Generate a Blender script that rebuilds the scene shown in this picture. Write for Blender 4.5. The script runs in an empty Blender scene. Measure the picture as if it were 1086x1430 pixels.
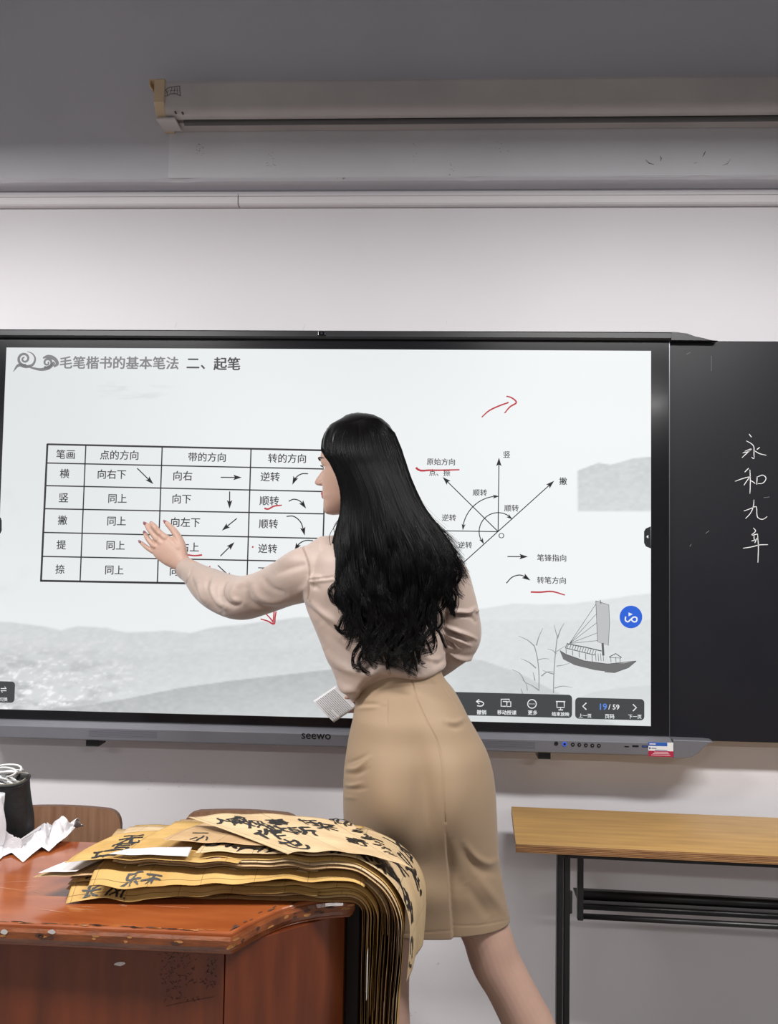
import bpy, bmesh, math, random
import numpy as np
from mathutils import Vector, Matrix

# ------------------------------------------------------------------ camera
F_PX, W_PX, H_PX = 1050.0, 1086, 1430
HC = 1.45                                     # eye height of the photographer
CAM = np.array([0.294, -2.258, HC])
PITCH, YAW, ROLL = 0.0447, -0.0426, 0.0163
def _rot():
    B = np.array([[1, 0, 0], [0, 0, -1], [0, 1, 0]], float)
    cy, sy = math.cos(YAW), math.sin(YAW); Ry = np.array([[cy, 0, -sy], [0, 1, 0], [sy, 0, cy]])
    cp, sp = math.cos(PITCH), math.sin(PITCH); Rx = np.array([[1, 0, 0], [0, cp, sp], [0, -sp, cp]])
    cr, sr = math.cos(ROLL), math.sin(ROLL); Rz = np.array([[cr, -sr, 0], [sr, cr, 0], [0, 0, 1]])
    return Rz @ Rx @ Ry @ B
RC = _rot()
def P(px, py, Y):                             # point of the photograph at world depth Y
    d = RC.T @ np.array([(px - W_PX / 2) / F_PX, (py - H_PX / 2) / F_PX, 1.0])
    return CAM + d * ((Y - CAM[1]) / d[1])
def PZ(px, py, Z):                            # ... at world height Z
    d = RC.T @ np.array([(px - W_PX / 2) / F_PX, (py - H_PX / 2) / F_PX, 1.0])
    return CAM + d * ((Z - CAM[2]) / d[2])
def proj(X):
    c = (np.asarray(X, float) - CAM) @ RC.T
    return W_PX / 2 + F_PX * c[:, 0] / c[:, 2], H_PX / 2 + F_PX * c[:, 1] / c[:, 2]

scene = bpy.context.scene
COL = scene.collection
cam_data = bpy.data.cameras.new('camera')
cam_data.sensor_fit = 'HORIZONTAL'; cam_data.sensor_width = 36.0
cam_data.lens = F_PX * 36.0 / W_PX
cam_data.clip_start = 0.02
cam = bpy.data.objects.new('camera', cam_data); COL.objects.link(cam)
M4 = Matrix.Identity(4)
for i in range(3):
    M4[i][0] = RC[0][i]; M4[i][1] = -RC[1][i]; M4[i][2] = -RC[2][i]; M4[i][3] = CAM[i]
cam.matrix_world = M4
scene.camera = cam

# ------------------------------------------------------------------ world, light, exposure
world = bpy.data.worlds.new('world'); scene.world = world; world.use_nodes = True
world.node_tree.nodes['Background'].inputs[0].default_value = (0.62, 0.66, 0.75, 1)
world.node_tree.nodes['Background'].inputs[1].default_value = 0.25
scene.view_settings.view_transform = 'Standard'
scene.view_settings.look = 'None'
scene.view_settings.gamma = 1.0
scene.view_settings.use_curve_mapping = False
scene.view_settings.exposure = 0.0

def area(name, loc, sx, sy, power, color=(1, 0.985, 0.965), rot=(0, 0, 0), spread=180):
    l = bpy.data.lights.new(name, 'AREA'); l.shape = 'RECTANGLE'; l.size = sx; l.size_y = sy
    l.energy = power; l.color = color; l.spread = math.radians(spread)
    o = bpy.data.objects.new(name, l); o.location = loc; o.rotation_euler = rot; COL.objects.link(o); return o
CEIL = 3.25
# classroom tube lamps hang in rows below the ceiling, facing down
area('tube_lamp_light', (-1.3, -1.5, 2.66), 1.2, 0.16, 74)
area('tube_lamp_light', (1.2, -1.5, 2.66), 1.2, 0.16, 64)
area('tube_lamp_light', (-1.3, -4.2, 2.66), 1.2, 0.16, 30)
area('tube_lamp_light', (1.7, -4.2, 2.66), 1.2, 0.16, 30)
# daylight from the windows along the left side of the room
area('window_light', (-3.35, -3.6, 1.75), 1.5, 3.2, 10, (0.86, 0.93, 1.0), (0, math.radians(-90), 0))

# ------------------------------------------------------------------ materials
def mat(name, color, rough=0.5, metal=0.0, spec=0.5, noise=0.0, nscale=20.0, color2=None, bump=0.0, bscale=60.0,
        stretch=(1, 1, 1), coat=0.0, emit=0.0, emit_col=None, sss=0.0, sheen=0.0, rnoise=0.0, detail=4.0, coatr=0.1):
    m = bpy.data.materials.new(name); m.use_nodes = True
    nt = m.node_tree; b = nt.nodes['Principled BSDF']
    c = tuple(color) + (1,)
    b.inputs['Base Color'].default_value = c
    b.inputs['Roughness'].default_value = rough
    b.inputs['Metallic'].default_value = metal
    b.inputs['Specular IOR Level'].default_value = spec
    b.inputs['Coat Weight'].default_value = coat
    b.inputs['Coat Roughness'].default_value = coatr
    if sheen: b.inputs['Sheen Weight'].default_value = sheen
    if sss:
        b.inputs['Subsurface Weight'].default_value = sss
        b.inputs['Subsurface Radius'].default_value = (0.01, 0.004, 0.002)
        b.inputs['Subsurface Scale'].default_value = 0.6
    if emit:
        b.inputs['Emission Color'].default_value = tuple(emit_col or color) + (1,)
        b.inputs['Emission Strength'].default_value = emit
    tc = nt.nodes.new('ShaderNodeTexCoord'); mp = nt.nodes.new('ShaderNodeMapping')
    mp.inputs['Scale'].default_value = stretch
    nt.links.new(tc.outputs['Object'], mp.inputs[0])
    if noise or color2 or rnoise:
        n = nt.nodes.new('ShaderNodeTexNoise'); n.inputs['Scale'].default_value = nscale
        n.inputs['Detail'].default_value = detail
        nt.links.new(mp.outputs[0], n.inputs['Vector'])
        r = nt.nodes.new('ShaderNodeValToRGB')
        c2 = tuple(color2) + (1,) if color2 else tuple(x * (1 - noise) for x in color) + (1,)
        r.color_ramp.elements[0].position = 0.3; r.color_ramp.elements[0].color = c2
        r.color_ramp.elements[1].position = 0.68; r.color_ramp.elements[1].color = c
        nt.links.new(n.outputs['Fac'], r.inputs[0]); nt.links.new(r.outputs[0], b.inputs['Base Color'])
        if rnoise:
            mr = nt.nodes.new('ShaderNodeMapRange')
            mr.inputs['To Min'].default_value = max(0.02, rough - rnoise); mr.inputs['To Max'].default_value = rough + rnoise
            nt.links.new(n.outputs['Fac'], mr.inputs['Value']); nt.links.new(mr.outputs[0], b.inputs['Roughness'])
    if bump:
        n2 = nt.nodes.new('ShaderNodeTexNoise'); n2.inputs['Scale'].default_value = bscale; n2.inputs['Detail'].default_value = 3
        nt.links.new(mp.outputs[0], n2.inputs['Vector'])
        bp = nt.nodes.new('ShaderNodeBump'); bp.inputs['Strength'].default_value = bump; bp.inputs['Distance'].default_value = 0.004
        nt.links.new(n2.outputs['Fac'], bp.inputs['Height']); nt.links.new(bp.outputs[0], b.inputs['Normal'])
    return m

def emis(name, color, strength=1.0):          # lit pixels of the screen picture
    m = bpy.data.materials.new(name); m.use_nodes = True
    b = m.node_tree.nodes['Principled BSDF']
    b.inputs['Base Color'].default_value = (0.01, 0.01, 0.01, 1); b.inputs['Roughness'].default_value = 0.35
    b.inputs['Specular IOR Level'].default_value = 0.2
    b.inputs['Emission Color'].default_value = tuple(color) + (1,); b.inputs['Emission Strength'].default_value = strength
    return m
def lin(r, g, b):
    f = lambda c: (c / 255 / 12.92) if c / 255 <= 0.04045 else ((c / 255 + 0.055) / 1.055) ** 2.4
    return (f(r), f(g), f(b))

# ------------------------------------------------------------------ mesh helpers
class MB:
    def __init__(s): s.v = []; s.f = []; s.m = []
    def add(s, v, f, mi=0):
        o = len(s.v); s.v += [tuple(map(float, x)) for x in v]; s.f += [tuple(i + o for i in q) for q in f]; s.m += [mi] * len(f); return s
    def box(s, x0, x1, y0, y1, z0, z1, mi=0):
        v = [(x, y, z) for x in (x0, x1) for y in (y0, y1) for z in (z0, z1)]
        return s.add(v, [(0, 1, 3, 2), (4, 6, 7, 5), (0, 4, 5, 1), (2, 3, 7, 6), (0, 2, 6, 4), (1, 5, 7, 3)], mi)
    def prism(s, poly, y0, y1, mi=0):          # polygon in xz, extruded along y
        n = len(poly); v = [(x, y0, z) for x, z in poly] + [(x, y1, z) for x, z in poly]
        f = [tuple(range(n)), tuple(range(2 * n - 1, n - 1, -1))] + [(i, i + n, (i + 1) % n + n, (i + 1) % n) for i in range(n)]
        return s.add(v, f, mi)
    def slab(s, poly, z0, z1, mi=0):           # polygon in xy, extruded along z
        n = len(poly); v = [(x, y, z0) for x, y in poly] + [(x, y, z1) for x, y in poly]
        f = [tuple(range(n - 1, -1, -1)), tuple(range(n, 2 * n))] + [(i, (i + 1) % n, (i + 1) % n + n, i + n) for i in range(n)]
        return s.add(v, f, mi)
    def extx(s, poly, x0, x1, mi=0):           # polygon in yz, extruded along x
        n = len(poly); v = [(x0, y, z) for y, z in poly] + [(x1, y, z) for y, z in poly]
        f = [tuple(range(n)), tuple(range(2 * n - 1, n - 1, -1))] + [(i, i + n, (i + 1) % n + n, (i + 1) % n) for i in range(n)]
        return s.add(v, f, mi)
    def rings(s, R, cap=True, mi=0, closed=True):
        o = len(s.v); n = len(R[0])
        for r in R: s.v += [tuple(map(float, p)) for p in r]
        fs = []
        for i in range(len(R) - 1):
            for j in range(n if closed else n - 1):
                a = o + i * n + j; b = o + i * n + (j + 1) % n
                fs.append((a, b, b + n, a + n))
        if cap: fs.append(tuple(o + n - 1 - j for j in range(n))); fs.append(tuple(o + (len(R) - 1) * n + j for j in range(n)))
        s.f += fs; s.m += [mi] * len(fs); return s
    def tube(s, pts, rad, n=8, mi=0, flat=1.0, cap=True, round_=False):
        pts = [np.array(p, float) for p in pts]
        if not hasattr(rad, '__len__'): rad = [rad] * len(pts)
        rad = list(rad)
        if round_:
            d0 = pts[0] - pts[1]; d0 /= np.linalg.norm(d0) + 1e-9; d1 = pts[-1] - pts[-2]; d1 /= np.linalg.norm(d1) + 1e-9
            r0, r1 = rad[0], rad[-1]
            pts = [pts[0] + d0 * r0 * .92, pts[0] + d0 * r0 * .6] + pts + [pts[-1] + d1 * r1 * .6, pts[-1] + d1 * r1 * .92]
            rad = [r0 * .35, r0 * .8] + rad + [r1 * .8, r1 * .35]
        R = []; up = None
        for i, p in enumerate(pts):
            t = pts[min(i + 1, len(pts) - 1)] - pts[max(i - 1, 0)]; t /= np.linalg.norm(t) + 1e-9
            if up is None:
                up = np.array([0, 0, 1.0]) if abs(t[2]) < .9 else np.array([0, 1.0, 0])
            u = up - t * (up @ t); u /= np.linalg.norm(u) + 1e-9; up = u; w = np.cross(t, u)
            R.append([p + (u * math.cos(a) * flat + w * math.sin(a)) * rad[i] for a in np.linspace(0, 2 * math.pi, n, endpoint=False)])
        return s.rings(R, cap, mi)
    def build(s, name, m, parent=None, smooth=False, bevel=0, seg=2, auto=None):
        me = bpy.data.meshes.new(name); me.from_pydata(s.v, [], s.f)
        ms = m if isinstance(m, (list, tuple)) else [m]
        for x in ms: me.materials.append(x)
        if len(ms) > 1: me.polygons.foreach_set('material_index', s.m)
        if smooth: me.polygons.foreach_set('use_smooth', [True] * len(me.polygons))
        bm = bmesh.new(); bm.from_mesh(me); bmesh.ops.recalc_face_normals(bm, faces=bm.faces); bm.to_mesh(me); bm.free()
        me.update()
        o = bpy.data.objects.new(name, me); COL.objects.link(o)
        if parent: o.parent = parent
        if bevel:
            b = o.modifiers.new('b', 'BEVEL'); b.width = bevel; b.segments = seg; b.limit_method = 'ANGLE'; b.angle_limit = math.radians(40)
        return o
def np_mesh(name, V, Fq, m, parent=None, smooth=True):
    me = bpy.data.meshes.new(name); V = np.asarray(V, np.float32); Fq = np.asarray(Fq, np.int32)
    me.vertices.add(len(V)); me.vertices.foreach_set('co', V.ravel())
    k = Fq.shape[1]; me.loops.add(Fq.size); me.loops.foreach_set('vertex_index', Fq.ravel())
    me.polygons.add(len(Fq)); me.polygons.foreach_set('loop_start', np.arange(0, Fq.size, k, dtype=np.int32))
    me.polygons.foreach_set('loop_total', np.full(len(Fq), k, np.int32))
    me.polygons.foreach_set('use_smooth', np.full(len(Fq), smooth))
    me.materials.append(m); me.update(calc_edges=True); me.validate()
    o = bpy.data.objects.new(name, me); COL.objects.link(o)
    if parent: o.parent = parent
    return o
def tag(o, label=None, cat=None, group=None, kind=None):
    if label: o['label'] = label
    if cat: o['category'] = cat
    if group: o['group'] = group
    if kind: o['kind'] = kind
    return o
def thing(name, label, cat, loc=(0, 0, 0), group=None):
    o = bpy.data.objects.new(name, None); o.empty_display_size = 0.05; COL.objects.link(o)
    return tag(o, label, cat, group)
def catmull(xs, ys, q):                        # smooth 1-D interpolation of a table
    xs = np.asarray(xs, float); ys = np.asarray(ys, float)
    m = np.gradient(ys, xs); q = np.clip(q, xs[0], xs[-1])
    i = np.clip(np.searchsorted(xs, q) - 1, 0, len(xs) - 2); h = xs[i + 1] - xs[i]; t = (q - xs[i]) / h
    return ((2*t**3 - 3*t**2 + 1) * ys[i] + (t**3 - 2*t**2 + t) * h * m[i] + (-2*t**3 + 3*t**2) * ys[i+1] + (t**3 - t**2) * h * m[i+1])
def smooth_path(pts, n):                       # Catmull-Rom through 3-D points
    pts = np.asarray(pts, float); s = np.r_[0, np.cumsum(np.linalg.norm(np.diff(pts[:, :3], axis=0), axis=1))]
    q = np.linspace(0, s[-1], n); return np.stack([catmull(s, pts[:, k], q) for k in range(pts.shape[1])], 1)
def fbm(x, y, seed=0, octs=4):
    out = 0; amp = 1; tot = 0; rs = np.random.RandomState(seed); T = rs.rand(256, 256)
    for o in range(octs):
        xi = np.floor(x).astype(int); yi = np.floor(y).astype(int); fx = x - xi; fy = y - yi
        fx = fx*fx*(3-2*fx); fy = fy*fy*(3-2*fy); g = lambda a, b: T[a % 256, b % 256]
        out = out + amp * ((g(xi, yi)*(1-fx) + g(xi+1, yi)*fx)*(1-fy) + (g(xi, yi+1)*(1-fx) + g(xi+1, yi+1)*fx)*fy)
        tot += amp; amp *= .5; x = x*2 + 17.3; y = y*2 + 9.1
    return out / tot
_tcache = {}
def text_geo(s, bold=0.0, shear=0.0):          # flat text outline -> verts, faces (unit em)
    key = (s, bold, shear)
    if key not in _tcache:
        cu = bpy.data.curves.new('txt', 'FONT'); cu.body = s; cu.size = 1.0; cu.offset = bold; cu.shear = shear; cu.resolution_u = 3
        o = bpy.data.objects.new('txt', cu); COL.objects.link(o)
        dg = bpy.context.evaluated_depsgraph_get(); dg.update()
        me = bpy.data.meshes.new_from_object(o.evaluated_get(dg))
        v = np.array([(a.co.x, a.co.y) for a in me.vertices]); f = [tuple(p.vertices) for p in me.polygons]
        bpy.data.objects.remove(o); bpy.data.curves.remove(cu); bpy.data.meshes.remove(me)
        _tcache[key] = (v, f)
    return _tcache[key]

# ------------------------------------------------------------------ room shell
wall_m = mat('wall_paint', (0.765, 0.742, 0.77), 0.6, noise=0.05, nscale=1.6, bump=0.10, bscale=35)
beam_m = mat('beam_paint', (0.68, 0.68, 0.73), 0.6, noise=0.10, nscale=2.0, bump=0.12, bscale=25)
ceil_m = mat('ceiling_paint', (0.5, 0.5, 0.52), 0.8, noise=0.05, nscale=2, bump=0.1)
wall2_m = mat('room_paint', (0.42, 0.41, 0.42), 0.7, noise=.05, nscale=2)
floor_m = mat('floor_tile', (0.24, 0.22, 0.21), 0.35, noise=0.2, nscale=5, rnoise=0.1)
XL, XR, YB = -3.5, 3.9, -7.5
def struct(o, kind='structure'): o['kind'] = kind; return o
struct(MB().box(XL - .1, XR + .1, 0, .15, 0, CEIL).build('wall_front', wall_m))
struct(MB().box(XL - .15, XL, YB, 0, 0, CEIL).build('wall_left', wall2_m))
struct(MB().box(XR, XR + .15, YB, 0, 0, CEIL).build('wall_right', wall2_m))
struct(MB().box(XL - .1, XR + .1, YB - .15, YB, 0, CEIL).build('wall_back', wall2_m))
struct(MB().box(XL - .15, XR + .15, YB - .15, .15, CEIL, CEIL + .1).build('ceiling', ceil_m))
struct(MB().box(XL - .15, XR + .15, YB - .15, .15, -.1, 0).build('floor', floor_m))
# shallow beam across the top of the wall, its lower arris chipped
zb = P(543, 251, -.065)[2]
rnd = random.Random(5)
xs = [XL + (XR - XL) * i / 260 for i in range(261)]
mb = MB(); R = []
for x in xs:
    c = 0.004 * max(0, fbm(np.array([x * 9.0]), np.array([3.0]), 4)[0] - .52) / .2
    R.append([(x, -.002, zb), (x, -.058 + c, zb + .0005), (x, -.065, zb + .005 + 1.5 * c), (x, -.065, CEIL), (x, -.002, CEIL)])
mb.rings(R)
struct(mb.build('trim_1', beam_m))
# patch on the beam face, slightly paler than the part left of it
patch_m = mat('beam_pale_patch', (0.76, 0.76, 0.80), 0.6, noise=0.12, nscale=2.4, bump=0.12, bscale=25)
xp = P(236, 210, -.065)[0]
struct(MB().box(xp, XR, -.0662, -.064, zb + .008, P(543, 178, -.065)[2] + .04).build('trim_2', patch_m))
# plastic cable trunking under the beam, in two lengths
trunk_m = mat('trunking_plastic', (0.88, 0.85, 0.87), 0.4, noise=0.04, nscale=3)
for i, (xa, xb) in enumerate(((XL, P(331.5, 280, -.025)[0]), (P(333, 280, -.025)[0], XR))):
    za, zc = P(543, 285, -.025)[2], P(543, 268.5, -.025)[2]
    o = MB().extx([(-.001, za + .001), (-.02, za), (-.025, za + .004), (-.025, zc - .008), (-.021, zc - .001), (-.012, zc), (-.001, zc)], xa, xb).build('trim_%d' % (i + 3), trunk_m)
    struct(o)
    MB().box(xa, xb, -.0262, -.024, zc - .012, zc - .0105).build('snap_lid_edge', mat('lid_edge', (.45, .42, .43), .5), o)
# scuffs, small chips and old tape marks in the paint
scuff_m = mat('scuff', (0.12, 0.12, 0.13), 0.8)
def ribbon(pts3, w, off=(0, -.0004, 0)):      # thin stroke lying on an xz plane; w one width or one per point
    mb = MB(); pts3 = [np.array(p) + np.array(off) for p in pts3]
    L = []; Rr = []
    for i, p in enumerate(pts3):
        t = pts3[min(i + 1, len(pts3) - 1)] - pts3[max(i - 1, 0)]; n = np.array([-t[2], 0, t[0]]); n /= np.linalg.norm(n) + 1e-9
        ww = w[i] if hasattr(w, '__len__') else w
        L.append(p + n * ww / 2); Rr.append(p - n * ww / 2)
    n = len(L)
    return mb.add(L + Rr, [(i, i + 1, n + i + 1, n + i) for i in range(n - 1)])
sc = MB()
def scuff(px, py, w, h, n, Y, seed):
    r = random.Random(seed)
    for _ in range(n):
        a = (px + r.uniform(-w, w), py + r.uniform(-h, h)); b = (a[0] + r.uniform(-3, 3), a[1] + r.uniform(-2, 2))
        q = ribbon([P(*a, Y), P((a[0] + b[0]) / 2 + r.uniform(-1, 1), (a[1] + b[1]) / 2, Y), P(*b, Y)], [.0003, .0011, .0003]); sc.add(q.v, q.f)
def curve_scuff(pts, Y, w=.0016):
    q = ribbon([P(*p, Y) for p in pts], [w * .3] + [w] * (len(pts) - 2) + [w * .3]); sc.add(q.v, q.f)
YBm = -.0662
scuff(279, 209, 6, 8, 16, YBm, 1); scuff(378, 222, 7, 11, 18, YBm, 2); scuff(578, 215, 2, 14, 6, YBm, 3); scuff(632, 236, 6, 8, 7, YBm, 8); scuff(700, 205, 10, 8, 6, YBm, 4)
curve_scuff([(901, 223), (906, 228), (913, 230)], YBm, .003); curve_scuff([(921, 218), (923, 221), (922, 225)], YBm, .003); curve_scuff([(985, 211), (983, 215), (981, 219)], YBm, .003)
curve_scuff([(1020, 222), (1015, 229), (1008, 231)], YBm); curve_scuff([(969, 228), (973, 227)], YBm, .003)
scuff(475, 249, 10, .5, 8, YBm, 6)
tag(sc.build('paint_scuffs', scuff_m, bpy.data.objects['trim_1']))
sc = MB()
curve_scuff([(244, 458), (247, 450)], -.001); curve_scuff([(423, 461), (426, 452)], -.001); curve_scuff([(623, 448), (624, 452)], -.001)
scuff(210, 1090, 4, 12, 5, -.001, 11); scuff(250, 1095, 8, 12, 7, -.001, 12); scuff(300, 1097, 6, 4, 4, -.001, 13); scuff(613, 1345, 5, 2, 5, -.001, 14); scuff(575, 1416, 4, 2, 4, -.001, 15)
sc.build('paint_scuffs', mat('wall_scuff', (.42, .4, .42), .8), bpy.data.objects['wall_front'])

# ------------------------------------------------------------------ projector screen case on the beam
t = thing('projector_screen', 'long white retracted projector screen case with beige end cap, mounted high on the beam', 'projector screen', (1.0, -.066, P(543, 150, -.15)[2]))
case_m = mat('case_white', (0.62, 0.58, 0.57), 0.45, noise=0.22, nscale=3.5, color2=(.5, .47, .47), bump=.05)
cap_m = mat('cap_beige', (0.72, 0.55, 0.36), 0.45, noise=.1, nscale=12)
Yc = -.165; tz = P(232, 112, Yc)[2]; bz = P(232, 158, Yc)[2]; x0 = P(230, 140, Yc)[0]; x1c = x0 + 2.1; hgt = tz - bz
def ch(o, p): o.parent = p; o.matrix_parent_inverse = Matrix.Translation(-p.location); return o
prof = [(-.068, tz), (Yc + .008, tz), (Yc + .002, tz - .003), (Yc, tz - .01)] + [(Yc + .022 * (1 - math.cos(a)), bz + .022 - .022 * math.sin(a)) for a in np.linspace(0, 1.5, 7)] + [(-.13, bz), (-.13, bz + .012), (-.112, bz + .012), (-.112, bz), (-.068, bz)]
ch(MB().extx(prof, x0, x1c).build('housing', case_m), t)
ch(MB().box(x0 + .05, x1c, -.128, -.114, bz + .003, bz + .012).build('screen_slot', mat('slot_black', (.01, .01, .01), .5)), t)
ch(MB().tube([(x0 + .045, -.121, bz - .004), (x1c - .03, -.121, bz - .004)], .008, 10).build('weight_bar', mat('bar_dark', (.1, .1, .1), .4)), t)
cp = [(-.067, tz + .004), (Yc - .001, tz + .005), (Yc - .006, tz - .002), (Yc - .006, bz + .03), (Yc + .02, bz - .002), (-.12, bz - .007), (-.067, bz - .006)]
ch(MB().extx(cp, x0 - .031, x0).build('end_cap', cap_m, bevel=.003), t)
ch(MB().extx(cp, x1c, x1c + .031).build('end_cap', cap_m, bevel=.003), t)
hk = MB().box(x0 - .05, x0 - .004, -.16, -.07, tz + .004, tz + .0075); hk.box(x0 - .05, x0 - .046, -.16, -.07, tz - .012, tz + .0075); ch(hk.build('mounting_bracket', cap_m, bevel=.001), t)
fb = MB().box(x0 - .028, x0 + .028, Yc + .01, -.09, bz - .012, bz - .006); ch(fb.build('bottom_bracket', case_m, bevel=.001), t)
sb = MB()
for (px, py) in ((245, 159), (255, 160)): c = P(px, py - 2, Yc); sb.tube([c + [0, .004, 0], c - [0, .003, 0]], .003, 8)
ch(sb.build('screw', mat('screw', (.15, .13, .12), .4, 1)), t)
# small black ink mark near the cap: an outlined roll with hatching
dm = MB()
def dstroke(pts, Y, w=.0018):
    q = ribbon([P(*p, Y) for p in pts], w); dm.add(q.v, q.f)
YD = Yc - .0006
dstroke([(229, 128), (228.5, 131), (230, 134), (233, 134), (234, 130), (232, 126), (229, 128)], YD); dstroke([(231, 126), (236, 122), (244, 121), (251, 120)], YD)
dstroke([(234, 134), (238, 131), (246, 131), (252, 134)], YD); dstroke([(251, 120), (251, 127), (252, 134)], YD); dstroke([(240, 122), (238, 130)], YD, .0012); dstroke([(244, 122), (243, 131)], YD, .0012); dstroke([(247, 122), (248, 131)], YD, .0012); dstroke([(231, 131), (235, 127), (249, 126)], YD, .001)
ch(dm.build('ink_mark', scuff_m), t)

# ------------------------------------------------------------------ interactive display
YS = -.090
t = thing('interactive_display', 'large wall mounted interactive touch display showing a Chinese calligraphy slide with a table', 'display', (0, YS, P(543, 750, YS)[2]))
disp = t
black_gl = mat('bezel_glass', (0.006, 0.006, 0.008), 0.18, coat=.3)
frame_m = mat('frame_black', (0.012, 0.012, 0.015), 0.4, noise=.3, nscale=8)
grey_m = mat('speaker_bar_grey', (0.20, 0.20, 0.225), 0.42, 0.35, noise=.08, nscale=8)
SX0, SX1 = P(-10.4 + 5, 740, YS)[0] - .0, P(908.6, 750, YS)[0]
SX0 = -.9475
SZ1, SZ0 = P(908, 490, YS)[2], P(909, 1014, YS)[2]
BX0, BX1 = SX0 - .05, P(933.5, 750, YS)[0]
BZ1, BZ0 = P(543, 474.5, YS)[2], P(934, 1028.5, YS)[2]
# cabinet behind the glass
ch(MB().box(BX0 + .02, BX1 - .01, -.078, -.004, BZ0 - .03, BZ1 + .02).build('back_cabinet', frame_m, bevel=.004), t)
# glass bezel with the picture window cut out
bz_ = MB(); y0_, y1_ = YS - .0012, -.078
bz_.box(BX0, SX0, y0_, y1_, BZ0, BZ1).box(SX1, BX1, y0_, y1_, BZ0, BZ1).box(SX0, SX1, y0_, y1_, SZ1, BZ1).box(SX0, SX1, y0_, y1_, BZ0, SZ0)
ch(bz_.build('bezel', black_gl), t)
# fine metal edge strip right of the glass
ch(MB().box(BX1, BX1 + .002, y0_ - .002, -.07, BZ0, BZ1).build('edge_strip', mat('edge_metal', (.18, .18, .2), .3, .8)), t)
# top rail
zt = P(543, 461.5, YS - .018)[2]
xr2 = BX1 + .001
o = MB().extx([(-.07, BZ1 - .001), (YS - .012, BZ1 - .001), (YS - .018, BZ1 + .004), (YS - .018, zt - .004), (YS - .014, zt), (-.03, zt + .002), (-.03, BZ1)], BX0, xr2).build('top_rail', frame_m); ch(o, t)
cz = P(449, 465.5, YS - .02)
w = MB().box(cz[0] - .011, cz[0] + .011, YS - .0215, YS - .017, cz[2] - .007, cz[2] + .007).build('camera_window', mat('camera_black', (.002, .002, .002), .1), bevel=.002); ch(w, t)
cl = MB().tube([(cz[0], YS - .0212, cz[2]), (cz[0], YS - .0225, cz[2])], .0035, 14).build('camera_lens', mat('lens_glass', (.03, .03, .05), .05, coat=1), w)
cl.matrix_parent_inverse = Matrix.Translation(-disp.location)
# screen picture: a fine grid whose vertex colours hold the slide background
NXg, NZg = 440, 250
gx = np.linspace(SX0, SX1, NXg); gz = np.linspace(SZ0, SZ1, NZg)
GX, GZ = np.meshgrid(gx, gz); V = np.stack([GX.ravel(), np.full(GX.size, YS), GZ.ravel()], 1)
idx = np.arange(NXg * NZg).reshape(NZg, NXg)
Fq = np.stack([idx[:-1, :-1], idx[:-1, 1:], idx[1:, 1:], idx[1:, :-1]], -1).reshape(-1, 4)
U, Wv = proj(V)
def ss(a, b, x): q = np.clip((x - a) / (b - a), 0, 1); return q * q * (3 - 2 * q)
n1 = fbm(U / 22, Wv / 9, 1, 5); n2 = fbm(U / 7, Wv / 4, 2, 4); n3 = fbm(U / 60, Wv / 40, 3, 4)
L = np.full(U.shape, 240.0)
L -= 14 * ss(420, 40, U) * ss(1000, 560, Wv) * 1.0 + 5 * ss(620, 480, Wv); L += 4 * ss(500, 800, U)
L -= 26 * ss(.45, .8, n3) * ss(50, -8, U) * ss(620, 720, Wv) * ss(860, 780, Wv)
def ridge(pts): return np.interp(U, [p[0] for p in pts], [p[1] for p in pts])
def layer(L, yr, g, a0, fade, tex=0, soft=2.0, amt=1.0):
    m = ss(-soft, soft, Wv - yr) * amt
    dd = np.clip((Wv - yr) / fade, 0, 1); a = a0 * (1 - dd)
    return L * (1 - m * a) + (g + tex) * m * a
r = ridge([(-20, 866), (60, 874), (85, 880), (110, 874), (150, 877), (175, 884), (230, 881), (265, 884), (300, 876), (420, 862), (560, 866)])
L = layer(L, r + (n1 - .5) * 3, 211, .9, 260, (n2 - .5) * 16)
trees = ss(240, 60, U) * ss(890, 940, Wv); L -= trees * (34 * ss(.4, .75, n1) + 4); L += trees * 34 * ss(.56, .8, n2)
L = layer(L, ridge([(0, 905), (200, 915), (260, 912), (420, 904), (560, 905)]) + (n1 - .5) * 6, 206, .4, 60, (n2 - .5) * 14, 5, ss(540, 440, U))
L = layer(L, ridge([(-20, 1000), (90, 990), (180, 975), (250, 961), (320, 951), (390, 943), (460, 935), (540, 915), (600, 925)]), 184, .85, 120, (n2 - .5) * 18, 1.2, ss(640, 560, U))
rr_ = ss(600, 650, U)
L = layer(L, ridge([(600, 862), (640, 855), (672, 850), (715, 843), (760, 844), (800, 843), (850, 836), (925, 826)]) + (n1 - .5) * 2, 226, .95, 190, (n2 - .5) * 8, 1.5, rr_)
L = layer(L, ridge([(560, 905), (640, 918), (672, 922), (720, 938), (760, 958), (800, 978), (830, 1000), (930, 1040)]), 204, .85, 150, (n2 - .5) * 10, 1.2, rr_)
L = layer(L, ridge([(600, 1010), (780, 985), (830, 966), (870, 960), (925, 956)]), 214, .8, 90, 0, 1.2, ss(740, 790, U))
bxm = ss(805.5, 807, U) * ss(716, 712, Wv)
L = layer(L, ridge([(700, 668), (806, 657), (835, 646), (852, 649), (885, 640), (925, 637)]) + (n1 - .5) * 2, 208, .95, 320, (n2 - .5) * 20, 1.2, bxm)
L -= 12 * ss(.5, .8, fbm(U / 40, Wv / 5, 9)) * ss(130, 160, U) * ss(260, 200, U) * ss(530, 540, Wv) * ss(562, 552, Wv)
L = np.clip(L, 120, 246)
col = np.stack([L - 3, L + .2, L + 1.5], 1) / 255
warm = ss(.2, .8, n2) * ss(300, 80, U) * ss(880, 900, Wv); col[:, 0] += .008 * warm
col = np.where(col <= .04045, col / 12.92, ((col + .055) / 1.055) ** 2.4)
scr_m = bpy.data.materials.new('slide_background'); scr_m.use_nodes = True
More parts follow.
